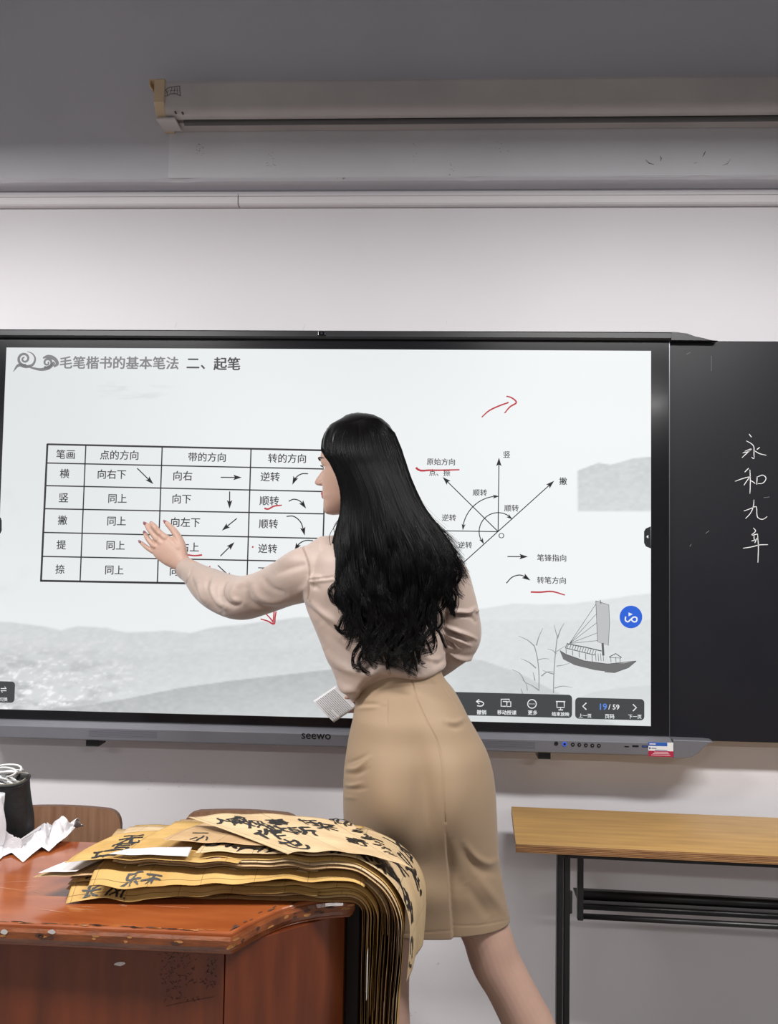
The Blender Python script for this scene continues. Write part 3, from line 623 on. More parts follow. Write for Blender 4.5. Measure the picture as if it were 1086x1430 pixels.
for i in range(40):                              # scratches and dark rubbed line along the top arris
    (a, b) = bseg[0]; q = 1 - rw.random() * .55; p = a * (1 - q) + b * q; blob(wd if rw.random() < .7 else wear, np.array([p[0], p[1] + .0085 + rw.random() * .004, TZ + .0006]), np.array([1., 0, 0]), np.array([0, 1., 0]), rw.uniform(.004, .014), rw.uniform(.0006, .0018), rw)
for i in range(22):
    k_ = rw.randrange(1, len(bseg)); (a, b) = bseg[k_]; q = rw.random(); p = a * (1 - q) + b * q; t_ = (b - a) / np.linalg.norm(b - a)
    blob(wd, np.array([p[0] - t_[1] * rw.uniform(.008, .02), p[1] + t_[0] * rw.uniform(.008, .02), TZ + .0006]), np.array([t_[0], t_[1], 0]), np.array([-t_[1], t_[0], 0]), rw.uniform(.003, .009), rw.uniform(.0008, .003), rw)
ch(wear.build('worn_patches', wm_pale), podium)['kind'] = 'stuff'; ch(wd.build('grime_marks', wm_dark), podium)['kind'] = 'stuff'
for (px, py, a, b) in ((6, 1301, .007, .0045), (72, 1301.5, .009, .004)):
    yy = front[0][1] + (P(px, py, front[0][1])[0] - front[0][0]) * slope - .0062
    wc = MB(); blob(wc, P(px, py, yy), np.array([1., 0, 0]), np.array([0, 0, 1.]), a, b, rw); ch(wc.build('white_chip', wm_plaster), podium)
sm_ = MB()
for i in range(16):                              # pale scratches in the lacquer
    q = rw.random(); a = np.array(PZ(rw.uniform(5, 290), rw.uniform(1215, 1280), TZ + .0006)); L_ = rw.uniform(.008, .04); an = rw.uniform(-.35, .25); d_ = np.array([math.cos(an), math.sin(an), 0]) * L_; n_ = np.array([-math.sin(an), math.cos(an), 0]) * .0004
    sm_.add([a - d_, a - n_, a + d_, a + n_], [(0, 1, 2, 3)])
ch(sm_.build('scratches', mat('scratch_pale', lin(196, 150, 118), .5)), podium)['kind'] = 'stuff'
# body: front panel, chamfered corner panel, side panel
YF = front[1][1] + .020
xcor = P(313, 1340, YF)[0]; xR = P(480, 1330, e3[1] + .012)[0]
yR = e3[1] + .016; zt_ = TZ - .034
yL = YF - .0
fp = MB().slab([(XP0 + .02, YF), (xcor, YF), (xcor, YF + .018), (XP0 + .02, YF + .018)], .02, zt_).build('front_panel', wood_front, bevel=.002); ch(fp, podium)
cp_ = MB().slab([(xcor + .0015, YF + .001), (xR, yR), (xR, yR + .018), (xcor + .0015, YF + .019)], .02, zt_).build('corner_panel', wood_front, bevel=.0015); ch(cp_, podium)
ch(MB().slab([(xR - .018, yR + .018), (xR, yR + .018), (xR, yb_ - .02), (xR - .018, yb_ - .02)], .02, zt_).build('side_panel', mat('side_shaded', lin(60, 28, 14), .4, noise=.2, nscale=8), bevel=.0015), podium)  # right side's wood colour darkened to paint its shadow
ch(MB().box(xe_ - .05, xe_ + .010, yR + .055, yb_ - .02, .02, zt_ - .002).build('gap_shade_block', mat('side_shadow_black', lin(34, 20, 14), .5), bevel=.002), podium)  # no real part: added dark block standing in for the shadowed gap
ch(MB().box(XP0 + .02, XP0 + .038, YF + .018, yb_ - .02, .02, zt_).build('side_panel', wood_front, bevel=.0015), podium)
ch(MB().slab([(XP0 + .05, YF + .04), (xcor, YF + .04), (xR - .04, yR + .05), (xR - .04, yb_ - .05), (XP0 + .05, yb_ - .05)], 0, .06).build('plinth', wood_front), podium)
ch(MB().box(XP0 + .04, xR - .02, yb_ - .04, yb_ - .03, .3, zt_).build('back_rail', wood_front), podium)
# pencil-dark handwriting on the front panel, upright columns of small marks
hw = MB(); rh = random.Random(9); YW = YF - .0005
for row in range(7):
    py = 1330 + row * 10.5 + rh.uniform(-1, 1); px = 222 + rh.uniform(0, 4) + (6 if row > 4 else 0); endx = (278, 276, 272, 262, 300, 254, 282)[row]
    while px < endx:
        for _ in range(3):
            a = (px + rh.uniform(0, 6), py + rh.uniform(-4, 4)); b_ = (a[0] + rh.uniform(-4, 4), a[1] + rh.uniform(-3, 3)); q = ribbon([P(*a, YW), P(*b_, YW)], .0007, (0, 0, 0)); hw.add(q.v, q.f)
        px += 7.5
for row in range(3):
    for k_ in range(3):
        for _ in range(4):
            a = (288 + k_ * 5 + rh.uniform(0, 4), 1346 + row * 14 + rh.uniform(-5, 5)); b_ = (a[0] + rh.uniform(-4, 4), a[1] + rh.uniform(-4, 4)); q = ribbon([P(*a, YW), P(*b_, YW)], .0007, (0, 0, 0)); hw.add(q.v, q.f)
q = ribbon([P(232, 1405, YW), P(255, 1400, YW), P(298, 1392, YW)], .0006, (0, 0, 0)); hw.add(q.v, q.f)
o = hw.build('pencil_writing', mat('pencil', lin(48, 20, 12), .6)); o.parent = fp; o.matrix_parent_inverse = Matrix.Translation(-podium.location); o['kind'] = 'stuff'
wc = MB(); blob(wc, P(167, 1346, YF - .0006), np.array([1., 0, .1]), np.array([0, 0, 1.]), .009, .004, rw); o = wc.build('white_chip', wm_plaster); o.parent = fp; o.matrix_parent_inverse = Matrix.Translation(-podium.location)

# ------------------------------------------------------------------ chairs behind the podium
chair_w = mat('plywood_veneer', lin(146, 112, 88), .45, color2=lin(126, 92, 70), nscale=10, stretch=(9, 9, .6), bump=.04, bscale=60)
chair_e = mat('ply_edge', lin(84, 58, 44), .5); chrome = mat('chair_tube', (.35, .35, .36), .3, .8)
def make_chair(px0, px1, pyt, Y, label):
    xa, xb = P(px0, pyt, Y)[0], P(px1, pyt, Y)[0]; zt = P((px0 + px1) / 2, pyt, Y)[2]; cx = (xa + xb) / 2; w = (xb - xa) / 2
    t = thing('wooden_chair', label, 'chair', (cx, Y + .2, 0), 'wooden chairs behind the podium')
    def panel(nm, w_, h, z0, tk, m, yy, r=.03, curve=.02):
        rs = []
        out = [(w_ - r + r * math.sin(a), h - r + r * math.cos(a)) for a in np.linspace(0, math.pi / 2, 7)] + [(w_ - r + r * math.cos(a), r - r * math.sin(a)) for a in np.linspace(0, math.pi / 2, 7)]
        zs = sorted(set([0, .003, .008, .016, r, h / 2, h - r, h - .016, h - .008, h - .003, h]))
        V = []; F = []
        def wid(z):
            if z < r: return w_ - r + math.sqrt(max(0, r * r - (r - z) ** 2))
            if z > h - r: return w_ - r + math.sqrt(max(0, r * r - (z - h + r) ** 2))
            return w_
        n = 13
        for side in (0, 1):
            for z in zs:
                for i in range(n):
                    x = wid(z) * (2 * i / (n - 1) - 1); V.append((cx + x, yy + curve * (1 - (x / w_) ** 2) + side * tk, z0 + z))
        m_ = len(zs)
        for s_ in (0, 1):
            for j in range(m_ - 1):
                for i in range(n - 1):
                    a = s_ * m_ * n + j * n + i; F.append((a, a + 1, a + n + 1, a + n))
        per = [i for i in range(n)] + [j * n + n - 1 for j in range(1, m_)] + [(m_ - 1) * n + i for i in range(n - 2, -1, -1)] + [j * n for j in range(m_ - 2, 0, -1)]
        mi = [0] * len(F)
        for k in range(len(per)):
            a, b = per[k], per[(k + 1) % len(per)]; F.append((a, b, b + m_ * n, a + m_ * n)); mi.append(1)
        mb = MB(); mb.v = V; mb.f = F; mb.m = mi; return ch(mb.build(nm, [m, chair_e]), t)
    panel('backrest', w, .24, zt - .24, .011, chair_w, Y)
    s = MB().slab([(cx - w, Y + .03), (cx + w, Y + .03), (cx + w, Y + .38), (cx + w - .03, Y + .41), (cx - w + .03, Y + .41), (cx - w, Y + .38)], .44, .455).build('seat', chair_w, bevel=.004); ch(s, t)
    for sx in (-1, 1):
        x = cx + sx * (w - .03)
        ch(MB().tube(smooth_path([(x, Y + .028, zt - .1), (x, Y + .03, .6), (x, Y + .03, .43), (x, Y + .005, 0)], 14), .011, 10).build('leg', chrome, smooth=True), t)
        ch(MB().tube([(x, Y + .36, .44), (x, Y + .38, 0)], .011, 10).build('leg', chrome, smooth=True), t)
        ch(MB().tube([(x, Y + .03, .43), (x, Y + .37, .43)], .009, 8).build('side_rail', chrome, smooth=True), t)
    ch(MB().tube([(cx - w + .03, Y + .36, .43), (cx + w - .03, Y + .36, .43)], .009, 8).build('cross_rail', chrome, smooth=True), t)
make_chair(8, 169, 1130.5, -.62, 'wooden chair whose wide rounded backrest shows above the podium beside the black pouch')
make_chair(257, 420, 1136.5, -.62, 'wooden chair mostly hidden behind the pile of calligraphy sheets')

# ------------------------------------------------------------------ folding table at the right
tbl_top = mat('table_veneer', lin(190, 150, 90), .38, color2=lin(168, 130, 80), nscale=7, stretch=(.8, 9, 9), coat=.15, bump=.03, bscale=20)
tbl_edge = mat('table_ply_edge', lin(176, 130, 84), .6, color2=lin(120, 82, 50), nscale=30, stretch=(.6, 1, 14))
blk = mat('table_black', (.008, .008, .009), .35)
h2 = .715
a = PZ(722, 1125, h2); b_ = PZ(725, 1174, h2); c_ = PZ(1086, 1140, h2)
d_ = PZ(1086, 1190.6, h2); ang = math.atan2(d_[1] - b_[1], d_[0] - b_[0])
tb_ = thing('folding_table', 'narrow folding table with yellow wood veneer top and black steel frame', 'table', (b_[0], b_[1], 0)); tb_.rotation_euler[2] = ang
yf = b_[1]; yk = min(yf + .27, -.03); xl = b_[0]; xr = xl + 1.25; xa = xl + .012
print('table', a, b_, c_, d_, yk)
tp = [(xl, yf), (xr, yf), (xr, yk), (xa, yk)]
ch(MB().slab(tp, h2 - .003, h2).build('table_top', tbl_top, bevel=.001), tb_)
ch(MB().slab(tp, h2 - .022, h2 - .0032).build('plywood_core', tbl_edge, bevel=.001), tb_)
gl = MB(); 
for i in range(4): gl.box(xl + .001, xr, yf - .0004, yf + .001, h2 - .007 - i * .004, h2 - .0062 - i * .004)
ch(gl.build('ply_glue_line', mat('glue_line', lin(90, 58, 36), .7)), tb_)['kind'] = 'stuff'
lx = P(789, 1300, yf + .03)[0]
zr = h2 - .022
for X in (lx, xr - .07 ):
    ch(MB().box(X - .016, X - .001, yf + .022, yf + .045, 0.02, zr).build('leg', blk, bevel=.003), tb_)
    ch(MB().box(X + .002, X + .018, yf + .03, yf + .055, 0.02, zr - .004).build('leg', blk, bevel=.003), tb_)
    ch(MB().box(X - .014, X + .014, yf + .0, yk - .02, 0.0, .022).build('foot_bar', blk, bevel=.003), tb_)
    ch(MB().box(X - .014, X + .014, yf + .03, yk - .03, zr - .02, zr).build('top_bar', blk, bevel=.002), tb_)
xi = P(812, 1200, yf + .09)[0]
ch(MB().box(lx + .012, xr - .06, yf + .035, yf + .053, zr - .022, zr).build('front_rail', blk, bevel=.002), tb_)
ch(MB().box(xi - .012, xi + .003, yf + .06, yf + .075, P(812, 1277, yf + .07)[2], zr).build('rack_hanger', blk, bevel=.002), tb_)
ch(MB().box(xr - .1, xr - .085, yf + .06, yf + .075, P(812, 1277, yf + .07)[2], zr).build('rack_hanger', blk, bevel=.002), tb_)
for i, (py, th) in enumerate(((1243, .026), (1258, .012), (1272, .014))):
    yy = yf + .07 + (0.05 if i == 0 else .03 if i == 1 else 0); z = P(900, py + (3 if i == 0 else 4), yy)[2]
    ch(MB().tube([(xi, yy, z), (xr - .09, yy, z)], th / 2, 12).build('rack_bar', blk, smooth=True), tb_)
ch(MB().box(xi, xr - .09, yf + .085, yk - .07, P(900, 1262, yf + .1)[2] - .002, P(900, 1262, yf + .1)[2] + .002).build('rack_shelf', blk), tb_)
hz = P(803, 1255, yf + .06)[2]
ch(MB().tube([(lx + .022, yf + .06, hz + .03), (lx + .022, yf + .06, hz - .025)], .006, 10).build('hinge_latch', mat('latch', (.05, .05, .05), .25, .6), bevel=.001), tb_)

# ------------------------------------------------------------------ calligraphy sheets piled on the podium
def paper_mat(name, c, c2, lines=True):
    m = bpy.data.materials.new(name); m.use_nodes = True; nt = m.node_tree; b = nt.nodes['Principled BSDF']
    b.inputs['Roughness'].default_value = .75; b.inputs['Specular IOR Level'].default_value = .2
    uv = nt.nodes.new('ShaderNodeUVMap'); uv.uv_map = 'UVMap'
    n = nt.nodes.new('ShaderNodeTexNoise'); n.inputs['Scale'].default_value = 14; n.inputs['Detail'].default_value = 5
    nt.links.new(uv.outputs[0], n.inputs['Vector'])
    r = nt.nodes.new('ShaderNodeValToRGB'); r.color_ramp.elements[0].position = .35; r.color_ramp.elements[1].position = .65
    r.color_ramp.elements[0].color = (*c2, 1); r.color_ramp.elements[1].color = (*c, 1); nt.links.new(n.outputs['Fac'], r.inputs[0])
    last = r.outputs[0]
    if lines:                                   # printed grid, 9 cm squares (uv in metres)
        sepr = nt.nodes.new('ShaderNodeSeparateXYZ'); nt.links.new(uv.outputs[0], sepr.inputs[0]); ms = []
        for ax in (0, 1):
            mo = nt.nodes.new('ShaderNodeMath'); mo.operation = 'MODULO'; mo.inputs[1].default_value = .088; nt.links.new(sepr.outputs[ax], mo.inputs[0])
            cm_ = nt.nodes.new('ShaderNodeMath'); cm_.operation = 'COMPARE'; cm_.inputs[1].default_value = .04; cm_.inputs[2].default_value = .00045; nt.links.new(mo.outputs[0], cm_.inputs[0]); ms.append(cm_)
        mx = nt.nodes.new('ShaderNodeMath'); mx.operation = 'MAXIMUM'; nt.links.new(ms[0].outputs[0], mx.inputs[0]); nt.links.new(ms[1].outputs[0], mx.inputs[1])
        mixn = nt.nodes.new('ShaderNodeMix'); mixn.data_type = 'RGBA'; mixn.inputs[7].default_value = (*[x * .35 for x in c], 1)
        nt.links.new(mx.outputs[0], mixn.inputs[0]); nt.links.new(last, mixn.inputs[6]); last = mixn.outputs[2]
    nt.links.new(last, b.inputs['Base Color'])
    return m
pm = [paper_mat('paper_yellow', lin(194, 158, 98), lin(176, 140, 82)), paper_mat('paper_tan', lin(186, 156, 118), lin(172, 140, 102)), paper_mat('paper_buff', lin(196, 172, 136), lin(184, 158, 122)),
      paper_mat('paper_brown', lin(150, 112, 70), lin(132, 96, 58)), paper_mat('paper_white', lin(206, 202, 202), lin(196, 192, 192), False)]
ink_m = mat('dried_ink', (.008, .007, .007), .55)
XE, ZT = xe_ + .006, TZ
YFR = Z(300, 1262)[1] + .005                    # front of the pile
def pile_fac(X, Y):                             # pile loses height towards its left end and its back
    f = 1 - .22 * np.clip((-.38 - X) / .16, 0, 1) ** 1.5
    g = 1 - .48 * np.clip((Y - (YFR + .02)) / .22, 0, 1) ** 1.3
    return f * g
def drape(X, Y, h, ph, amp, lift=0.0, seed=0, tw=0.0):
    X = np.asarray(X, float); Y = np.asarray(Y, float)
    amp = amp * min(1.0, max(h, .001) / .009)
    e = np.exp(-np.clip(Y - YFR, 0, 1) / .06)
    w = amp * (.25 + .75 * e) * (np.sin(2 * np.pi * X / .105 + ph) * .6 + np.sin(2 * np.pi * X / .061 + 1.7 * ph + 4 * Y) * .35) * np.clip(1 - (X + .0) / .06, 0, 1)
    hh = h * pile_fac(X, Y) + w + lift
    bs = .004 + .34 * h; r = bs + .012 + h       # the stack bends ever more softly towards its top
    bendx = np.clip(X + bs, 0, None)
    a = np.clip(bendx / r, 0, np.pi / 2)
    over = np.clip(bendx - r * np.pi / 2, 0, None)
    rsd = np.random.RandomState(seed + 50).rand(4)
    wv = .0035 * np.sin(Y * 44 + ph * 2)
    hang = np.clip(over / .10, 0, 1)
    x = np.where(X < -bs, XE + X, XE - bs + r * np.sin(a)) + hang * wv * .6 + tw * (Y - YFR) * np.sin(a) - hang * over * (.25 * h / .074) * .22
    ztop = ZT + hh
    z = np.where(X < -bs, ztop, ztop - (r * (1 - np.cos(a))) ) - over
    y = Y + hang * (.010 * (rsd[2] - .5) * 2 + .006 * np.sin(X * 26 + 6 * rsd[3]))
    return np.stack([x, y, z], -1)
SHP = {}
def inside(poly, X, Y, mgn=.0025):
    ok = np.ones(np.shape(X), bool)
    for i in range(4):
        a = poly[i]; b = poly[(i + 1) % 4]; d = b - a; L_ = np.linalg.norm(d); ok &= (d[0] * (Y - a[1]) - d[1] * (X - a[0])) / L_ > mgn
    return ok
def sheet(name, poly4, h, m, ph, amp, nx=130, ny=14, lift=None, label=None, group=None, seed=0, cut=None, thick=.0003, tw=0.0, vpow=1.0):
    # poly4: corners in unrolled coordinates (X along the podium, Y depth), order: left-front, right-front, right-back, left-back
    A, B, C_, D_ = [np.array(p, float) for p in poly4]
    u = np.linspace(0, 1, nx); v = np.linspace(0, 1, ny) ** vpow; U_, V_ = np.meshgrid(u, v)
    XY = (A[None, None] * ((1 - U_) * (1 - V_))[..., None] + B * (U_ * (1 - V_))[..., None] + C_ * (U_ * V_)[..., None] + D_ * ((1 - U_) * V_)[..., None])
    L_ = lift(U_, V_) if lift else 0.0
    Pt = drape(XY[..., 0], XY[..., 1], h, ph, amp, L_, seed, tw)
    idx = np.arange(nx * ny).reshape(ny, nx)
    Fq = np.stack([idx[:-1, :-1], idx[:-1, 1:], idx[1:, 1:], idx[1:, :-1]], -1).reshape(-1, 4)
    o = np_mesh(name, Pt.reshape(-1, 3), Fq, m)
    uvl = o.data.uv_layers.new(name='UVMap'); lv = np.empty(len(o.data.loops), np.int32); o.data.loops.foreach_get('vertex_index', lv)
    fx = XY.reshape(-1, 2) - A + 1.0; ang = math.atan2(*(B - A)[::-1]); rot = np.array([[math.cos(-ang), -math.sin(-ang)], [math.sin(-ang), math.cos(-ang)]])
    uvl.data.foreach_set('uv', ((XY.reshape(-1, 2) - A) @ rot.T + 1.0)[lv].astype(np.float32).ravel())
    sm = o.modifiers.new('t', 'SOLIDIFY'); sm.thickness = thick; sm.offset = -1
    if label: tag(o, label, 'paper sheet', group)
    SHP[o.name] = (A, B, C_, D_)
    return o, (lambda X, Y: drape(X, Y, h, ph, amp, (lift_at(X, Y, (A, B, D_), lift) if lift else 0.0), seed, tw))
def lift_at(X, Y, abd, lift):
    A, B, D_ = abd; M_ = np.linalg.inv(np.stack([B - A, D_ - A], 1)); q = np.stack([X, Y], -1) - A; uvq = q @ M_.T
    return lift(np.clip(uvq[..., 0], 0, 1), np.clip(uvq[..., 1], 0, 1))
def brush(chars, cx, cy, size, rot, surf, parent, seed, squash=1.5, name='ink_character'):
    """one handwritten brush character pressed onto the sheet's surface"""
    v, f = text_geo(chars, 0, .25)
    me = bpy.data.meshes.new('tmp'); rs = np.random.RandomState(seed)
    c = v.mean(0); q = (v - c)
    me.from_pydata([(x, y, 0) for x, y in q], [], f); bm = bmesh.new(); bm.from_mesh(me)
    bmesh.ops.triangulate(bm, faces=bm.faces); 
    long_ = [e for e in bm.edges if e.calc_length() > .22]
    if long_: bmesh.ops.subdivide_edges(bm, edges=long_, cuts=2); bmesh.ops.triangulate(bm, faces=bm.faces)
    bm.to_mesh(me); bm.free()
    q = np.array([tuple(a.co)[:2] for a in me.vertices]); F = [tuple(p.vertices) for p in me.polygons]; bpy.data.meshes.remove(me)
    # fluid distortion so that strokes swell and lean like a running hand
    s1, s2 = rs.rand(2) * 50
    dx = fbm(q[:, 0] * 2.6 + s1, q[:, 1] * 2.6 + s2, 7, 3) - .5; dy = fbm(q[:, 0] * 2.6 + s2 + 9, q[:, 1] * 2.6 + s1, 8, 3) - .5
    q = q + np.stack([dx, dy], 1) * .30
    mb = MB()
    for ox, oy, k_ in ((0, 0, 0), (.016, .008, 1), (-.012, .016, 2), (.008, -.02, 3)):
        p = (q + [ox, oy]) * [1.0, squash] * size; ca_, sa_ = math.cos(rot), math.sin(rot)
        X = cx + p[:, 0] * ca_ - p[:, 1] * sa_; Y = cy + p[:, 0] * sa_ + p[:, 1] * ca_
        FF = F
        if parent.name in SHP:
            okv = inside(SHP[parent.name], X, Y); FF = [f_ for f_ in F if okv[list(f_)].all()]
        S = surf(X, Y); e = 1e-3; du = surf(X + e, Y) - S; dv = surf(X, Y + e) - S; N = np.cross(du, dv); N /= np.linalg.norm(N, axis=1)[:, None] + 1e-12
        mb.add(S + N * (.0007 + .00008 * k_), FF)
    o = mb.build(name, ink_m, parent); return o
TXT = '永和九年岁在癸丑暮春之初会于会稽山阴兰亭修禊事也群贤毕至少长咸集此地有崇山峻岭茂林修竹又有清流激湍映带左右引以为流觞曲水列坐其次虽无丝竹管弦之盛一觞一咏亦足以畅叙幽情'
rp = random.Random(21)
NS = 30; H0 = .074
LBL = 'edge-on calligraphy practice sheet in the thick pile draped over the podium corner'
for k in range(NS):
    h = .0030 + (H0 - .0055) * k / (NS - 1)
    lo = k < NS * .55
    x0 = -.478 + rp.uniform(-.02, .06) + (.0 if lo else rp.uniform(.02, .10)); x1 = rp.choice([.14, .20, .26, .32, .38, .42]) + rp.uniform(-.04, .04)
    if k % 5 == 2: x1 = rp.uniform(-.1, .0)
    if k in (0, 1, 3): x1 = .34 + .03 * k
    yf_ = YFR + rp.uniform(-.012, .020) + .004; rt = rp.uniform(-.035, .035)
    wy = rp.uniform(.22, .27)
    pl = [(x0, yf_ + rt * 0), (x1, yf_ + rt * .3 + .01), (x1 + rt, yf_ + wy + rt * .3), (x0 + rt * 1.0, yf_ + wy)]
    m = pm[rp.choice([0, 0, 1, 1, 2, 3])] if not lo else pm[rp.choice([0, 0, 0, 3, 1])]
    o, sf = sheet('calligraphy_sheet', pl, h, m, .9 + .05 * k + rp.uniform(-.07, .07), .0031, label=LBL, group='calligraphy sheets inside the pile', seed=k)
    if k in (2, 6, 11, 15):
        for j in range(rp.choice([2, 3])):
            brush(rp.choice(TXT), x0 + .03 + j * .075 + rp.uniform(0, .05), yf_ + .020, .05, rp.uniform(-.2, .2), sf, o, k * 7 + j, 1.3)
# two sheets whose front borders sag over the edges below them, showing ink
def sag(h, low): return lambda U, V: -(h - low) * np.clip(1 - V / .10, 0, 1) ** 1.15 * (1 - .85 * np.clip(U * 1.5, 0, 1) ** 2) * (.86 + .14 * np.sin(U * 19 + h * 90))
for (xa, xb, h, low, yo, lab, chs) in ((-.474, -.06, .024, .004, -.030, 'lowest yellow sheet with a sagging inked border on the pile, nearest the podium top', (('长', -.437), ('风', -.395))),
                                       (-.435, .02, .049, .029, -.034, 'yellow sheet with a sagging inked border halfway up the pile', (('乐', -.37), ('天', -.335)))):
    o, sf = sheet('calligraphy_sheet', [(xa, YFR + yo + .004), (xb, YFR + yo + .026), (xb, YFR + .2), (xa - .01, YFR + .2)], h, pm[0], 1.4 + 20 * h, .0028, 90, 26, sag(h, low), lab, None, vpow=2.0)
    for j, (c, X) in enumerate(chs): brush(c, X, YFR + yo + .016, .036, .05, sf, o, 300 + j, .62)
def UX(px, py, h=H0, top=True):                  # unrolled X,Y of a picture point on the pile top
    best = None
    Xs = np.linspace(-.62, .32, 190); Ys = np.linspace(YFR - .01, YFR + .34, 71); XX, YY = np.meshgrid(Xs, Ys)
    S = drape(XX.ravel(), YY.ravel(), h, 2.4, 0.0); a, b = proj(S); d2 = (a - px) ** 2 + (b - py) ** 2
    i = int(np.argmin(d2)); return (XX.ravel()[i], YY.ravel()[i])
# the sheets one can tell apart, lying uppermost
def top_sheet(px4, h, m, ph, amp, label, lift=None, text=(), nx=70, ny=24):
    pl = [UX(*p) for p in px4]
    o, sf = sheet('calligraphy_sheet', pl, h, m, ph, amp, nx, ny, lift, label, None)
    for (c, px, py, s, rot, seed) in text:
        X, Y = UX(px, py); brush(c, X, Y, s, rot, sf, o, seed)
    return o, pl
# white slips and pale sheets poking out at the left
top_sheet([(47, 1227), (140, 1222), (200, 1166), (136, 1172)], H0 - .030, pm[1], 1.1, .001, 'pale tan sheet whose thin corner sticks out furthest over the bare podium top', nx=20, ny=10)
top_sheet([(57, 1234), (110, 1231), (190, 1168), (150, 1170)], H0 - .022, pm[4], 1.1, .001, 'narrow white sheet poking out of the pile over the bare podium top', nx=20, ny=10)
top_sheet([(92, 1231), (330, 1214), (420, 1150), (164, 1162)], H0 - .004, pm[0], 2.0, .0022, 'yellow calligraphy sheet with three small ink characters along its slanted end',
          text=[('玩', 143, 1201, .045, .35, 1), ('写', 170, 1183, .04, .35, 2), ('无', 184, 1171, .045, .35, 3)])
top_sheet([(152, 1206), (262, 1199), (268, 1186), (180, 1189)], H0 + .004, pm[4], 2.0, .0012, 'white paper strip lying flat among the yellow sheets of the pile', nx=24, ny=8)
top_sheet([(265, 1206), (560, 1420), (588, 1330), (318, 1148)], H0 + .0045, pm[2], 2.3, .0022, 'long calligraphy sheet lying on the pile and hanging down over the podium end',
          nx=96, ny=26, text=[]) if False else None
pl_main = [(-.268, YFR + .002), (.245, YFR + .012), (.255, YFR + .245), (-.25, YFR + .235)]
o, sf = sheet('calligraphy_sheet', pl_main, H0 + .007, pm[2], 2.3, .0022, 130, 26, None, 'long calligraphy sheet lying on the pile and hanging down over the podium end', None, tw=.13)
for (c, px, py, s, rot, seed) in (('龙', 297, 1182, .05, .0, 11), ('鸟', 322, 1180, .05, .1, 12), ('汇', 322, 1197, .05, .0, 13), ('北', 366, 1198, .045, .0, 14), ('列', 396, 1200, .045, .0, 15), ('以', 456, 1205, .055, -.5, 16)): 
    X, Y = UX(px, py); brush(c, X, Y, s, rot, sf, o, seed, 1.5)
for (c, X, Y, s, rot, seed) in (('参', .045, YFR + .035, .055, -1.2, 17), ('水', .05, YFR + .10, .06, -1.2, 18), ('永', .10, YFR + .16, .06, -1.3, 19), ('多', .125, YFR + .035, .05, -1.2, 20), ('州', .0, YFR + .15, .055, -1.0, 21), ('心', .20, YFR + .03, .045, -1.2, 22), ('平', .07, YFR + .22, .05, -1.3, 23)):
    brush(c, X, Y, s, rot, sf, o, seed, 1.5)
# sheet left of it, showing between
o, sf = sheet('calligraphy_sheet', [(-.335, YFR + .035), (-.11, YFR + .02), (-.09, YFR + .25), (-.31, YFR + .26)], H0 + .009, pm[1], 2.1, .0022, 40, 20, lambda U, V: .004 * (1 - V), 'tan calligraphy sheet with faint thin characters lying left on top of the pile', None)
for (c, px, py, s, rot, seed) in (('悟', 235, 1167, .042, .0, 31), ('之', 216, 1178, .042, .1, 32), ('大', 254, 1160, .045, .1, 33), ('小', 275, 1182, .03, .1, 34), ('一', 280, 1172, .03, .1, 35)):
    X, Y = UX(px, py); brush(c, X, Y, s, rot, sf, o, seed, 1.5)
# curled sheet at the back and the wide uppermost sheet whose corner juts over the end
o, sf = sheet('calligraphy_sheet', [(-.255, YFR + .14), (-.03, YFR + .085), (.0, YFR + .23), (-.25, YFR + .27)], H0 + .014, pm[0], 1.5, .002, 40, 20, lambda U, V: .010 * (1 - V) ** 2 * np.sin(np.pi * U) + .002, 'yellowish calligraphy sheet with a curled front edge at the back of the pile', None)
for (c, px, py, s, rot, seed) in (('二', 268, 1155, .03, .1, 42), ('从', 324, 1166, .045, .0, 43)):
    X, Y = UX(px, py); brush(c, X, Y, s, rot, sf, o, seed, 1.5)
A_ = UX(262, 1141); B_ = UX(400, 1194)
tip = np.array([.135, YFR + .055])
def lift_top(U, V): return .004 + .010 * (U ** 1.6) * (1 - .7 * V) + .022 * np.clip((U - .72) / .28, 0, 1) ** 1.6 * np.clip(1 - V * 1.3, 0, 1)
class _T: pass
# built directly as a stiff, gently curved surface: corners given as real points
def stiff(name, c4, mid_lift, m, nx=60, ny=24, sag=0, label=''):
    A, B, C_, D_ = [np.array(c, float) for c in c4]
    u = np.linspace(0, 1, nx); v = np.linspace(0, 1, ny); U_, V_ = np.meshgrid(u, v)
    def S(U_, V_):
        U_ = np.asarray(U_)[..., None]; V_ = np.asarray(V_)[..., None]
        base = A * (1 - U_) * (1 - V_) + B * U_ * (1 - V_) + C_ * U_ * V_ + D_ * (1 - U_) * V_
        z = mid_lift(U_[..., 0], V_[..., 0]); base = base.copy(); base[..., 2] += z; return base
    Pt = S(U_, V_); idx = np.arange(nx * ny).reshape(ny, nx)
    o = np_mesh(name, Pt.reshape(-1, 3), np.stack([idx[:-1, :-1], idx[:-1, 1:], idx[1:, 1:], idx[1:, :-1]], -1).reshape(-1, 4), m)
    W_ = np.linalg.norm(B - A); Hh = np.linalg.norm(D_ - A)
    uvl = o.data.uv_layers.new(name='UVMap'); lv = np.empty(len(o.data.loops), np.int32); o.data.loops.foreach_get('vertex_index', lv)
    uvl.data.foreach_set('uv', (np.stack([U_.ravel() * W_ + 1, V_.ravel() * Hh + 1], 1))[lv].astype(np.float32).ravel())
    sm = o.modifiers.new('t', 'SOLIDIFY'); sm.thickness = .0003; sm.offset = -1
    tag(o, label, 'paper sheet'); return o, S, W_, Hh
zt1 = ZT + H0 + .024
Af = P(402, 1193, PZ(402, 1193, zt1 - .006)[1]); Af = PZ(402, 1193, zt1 - .006)
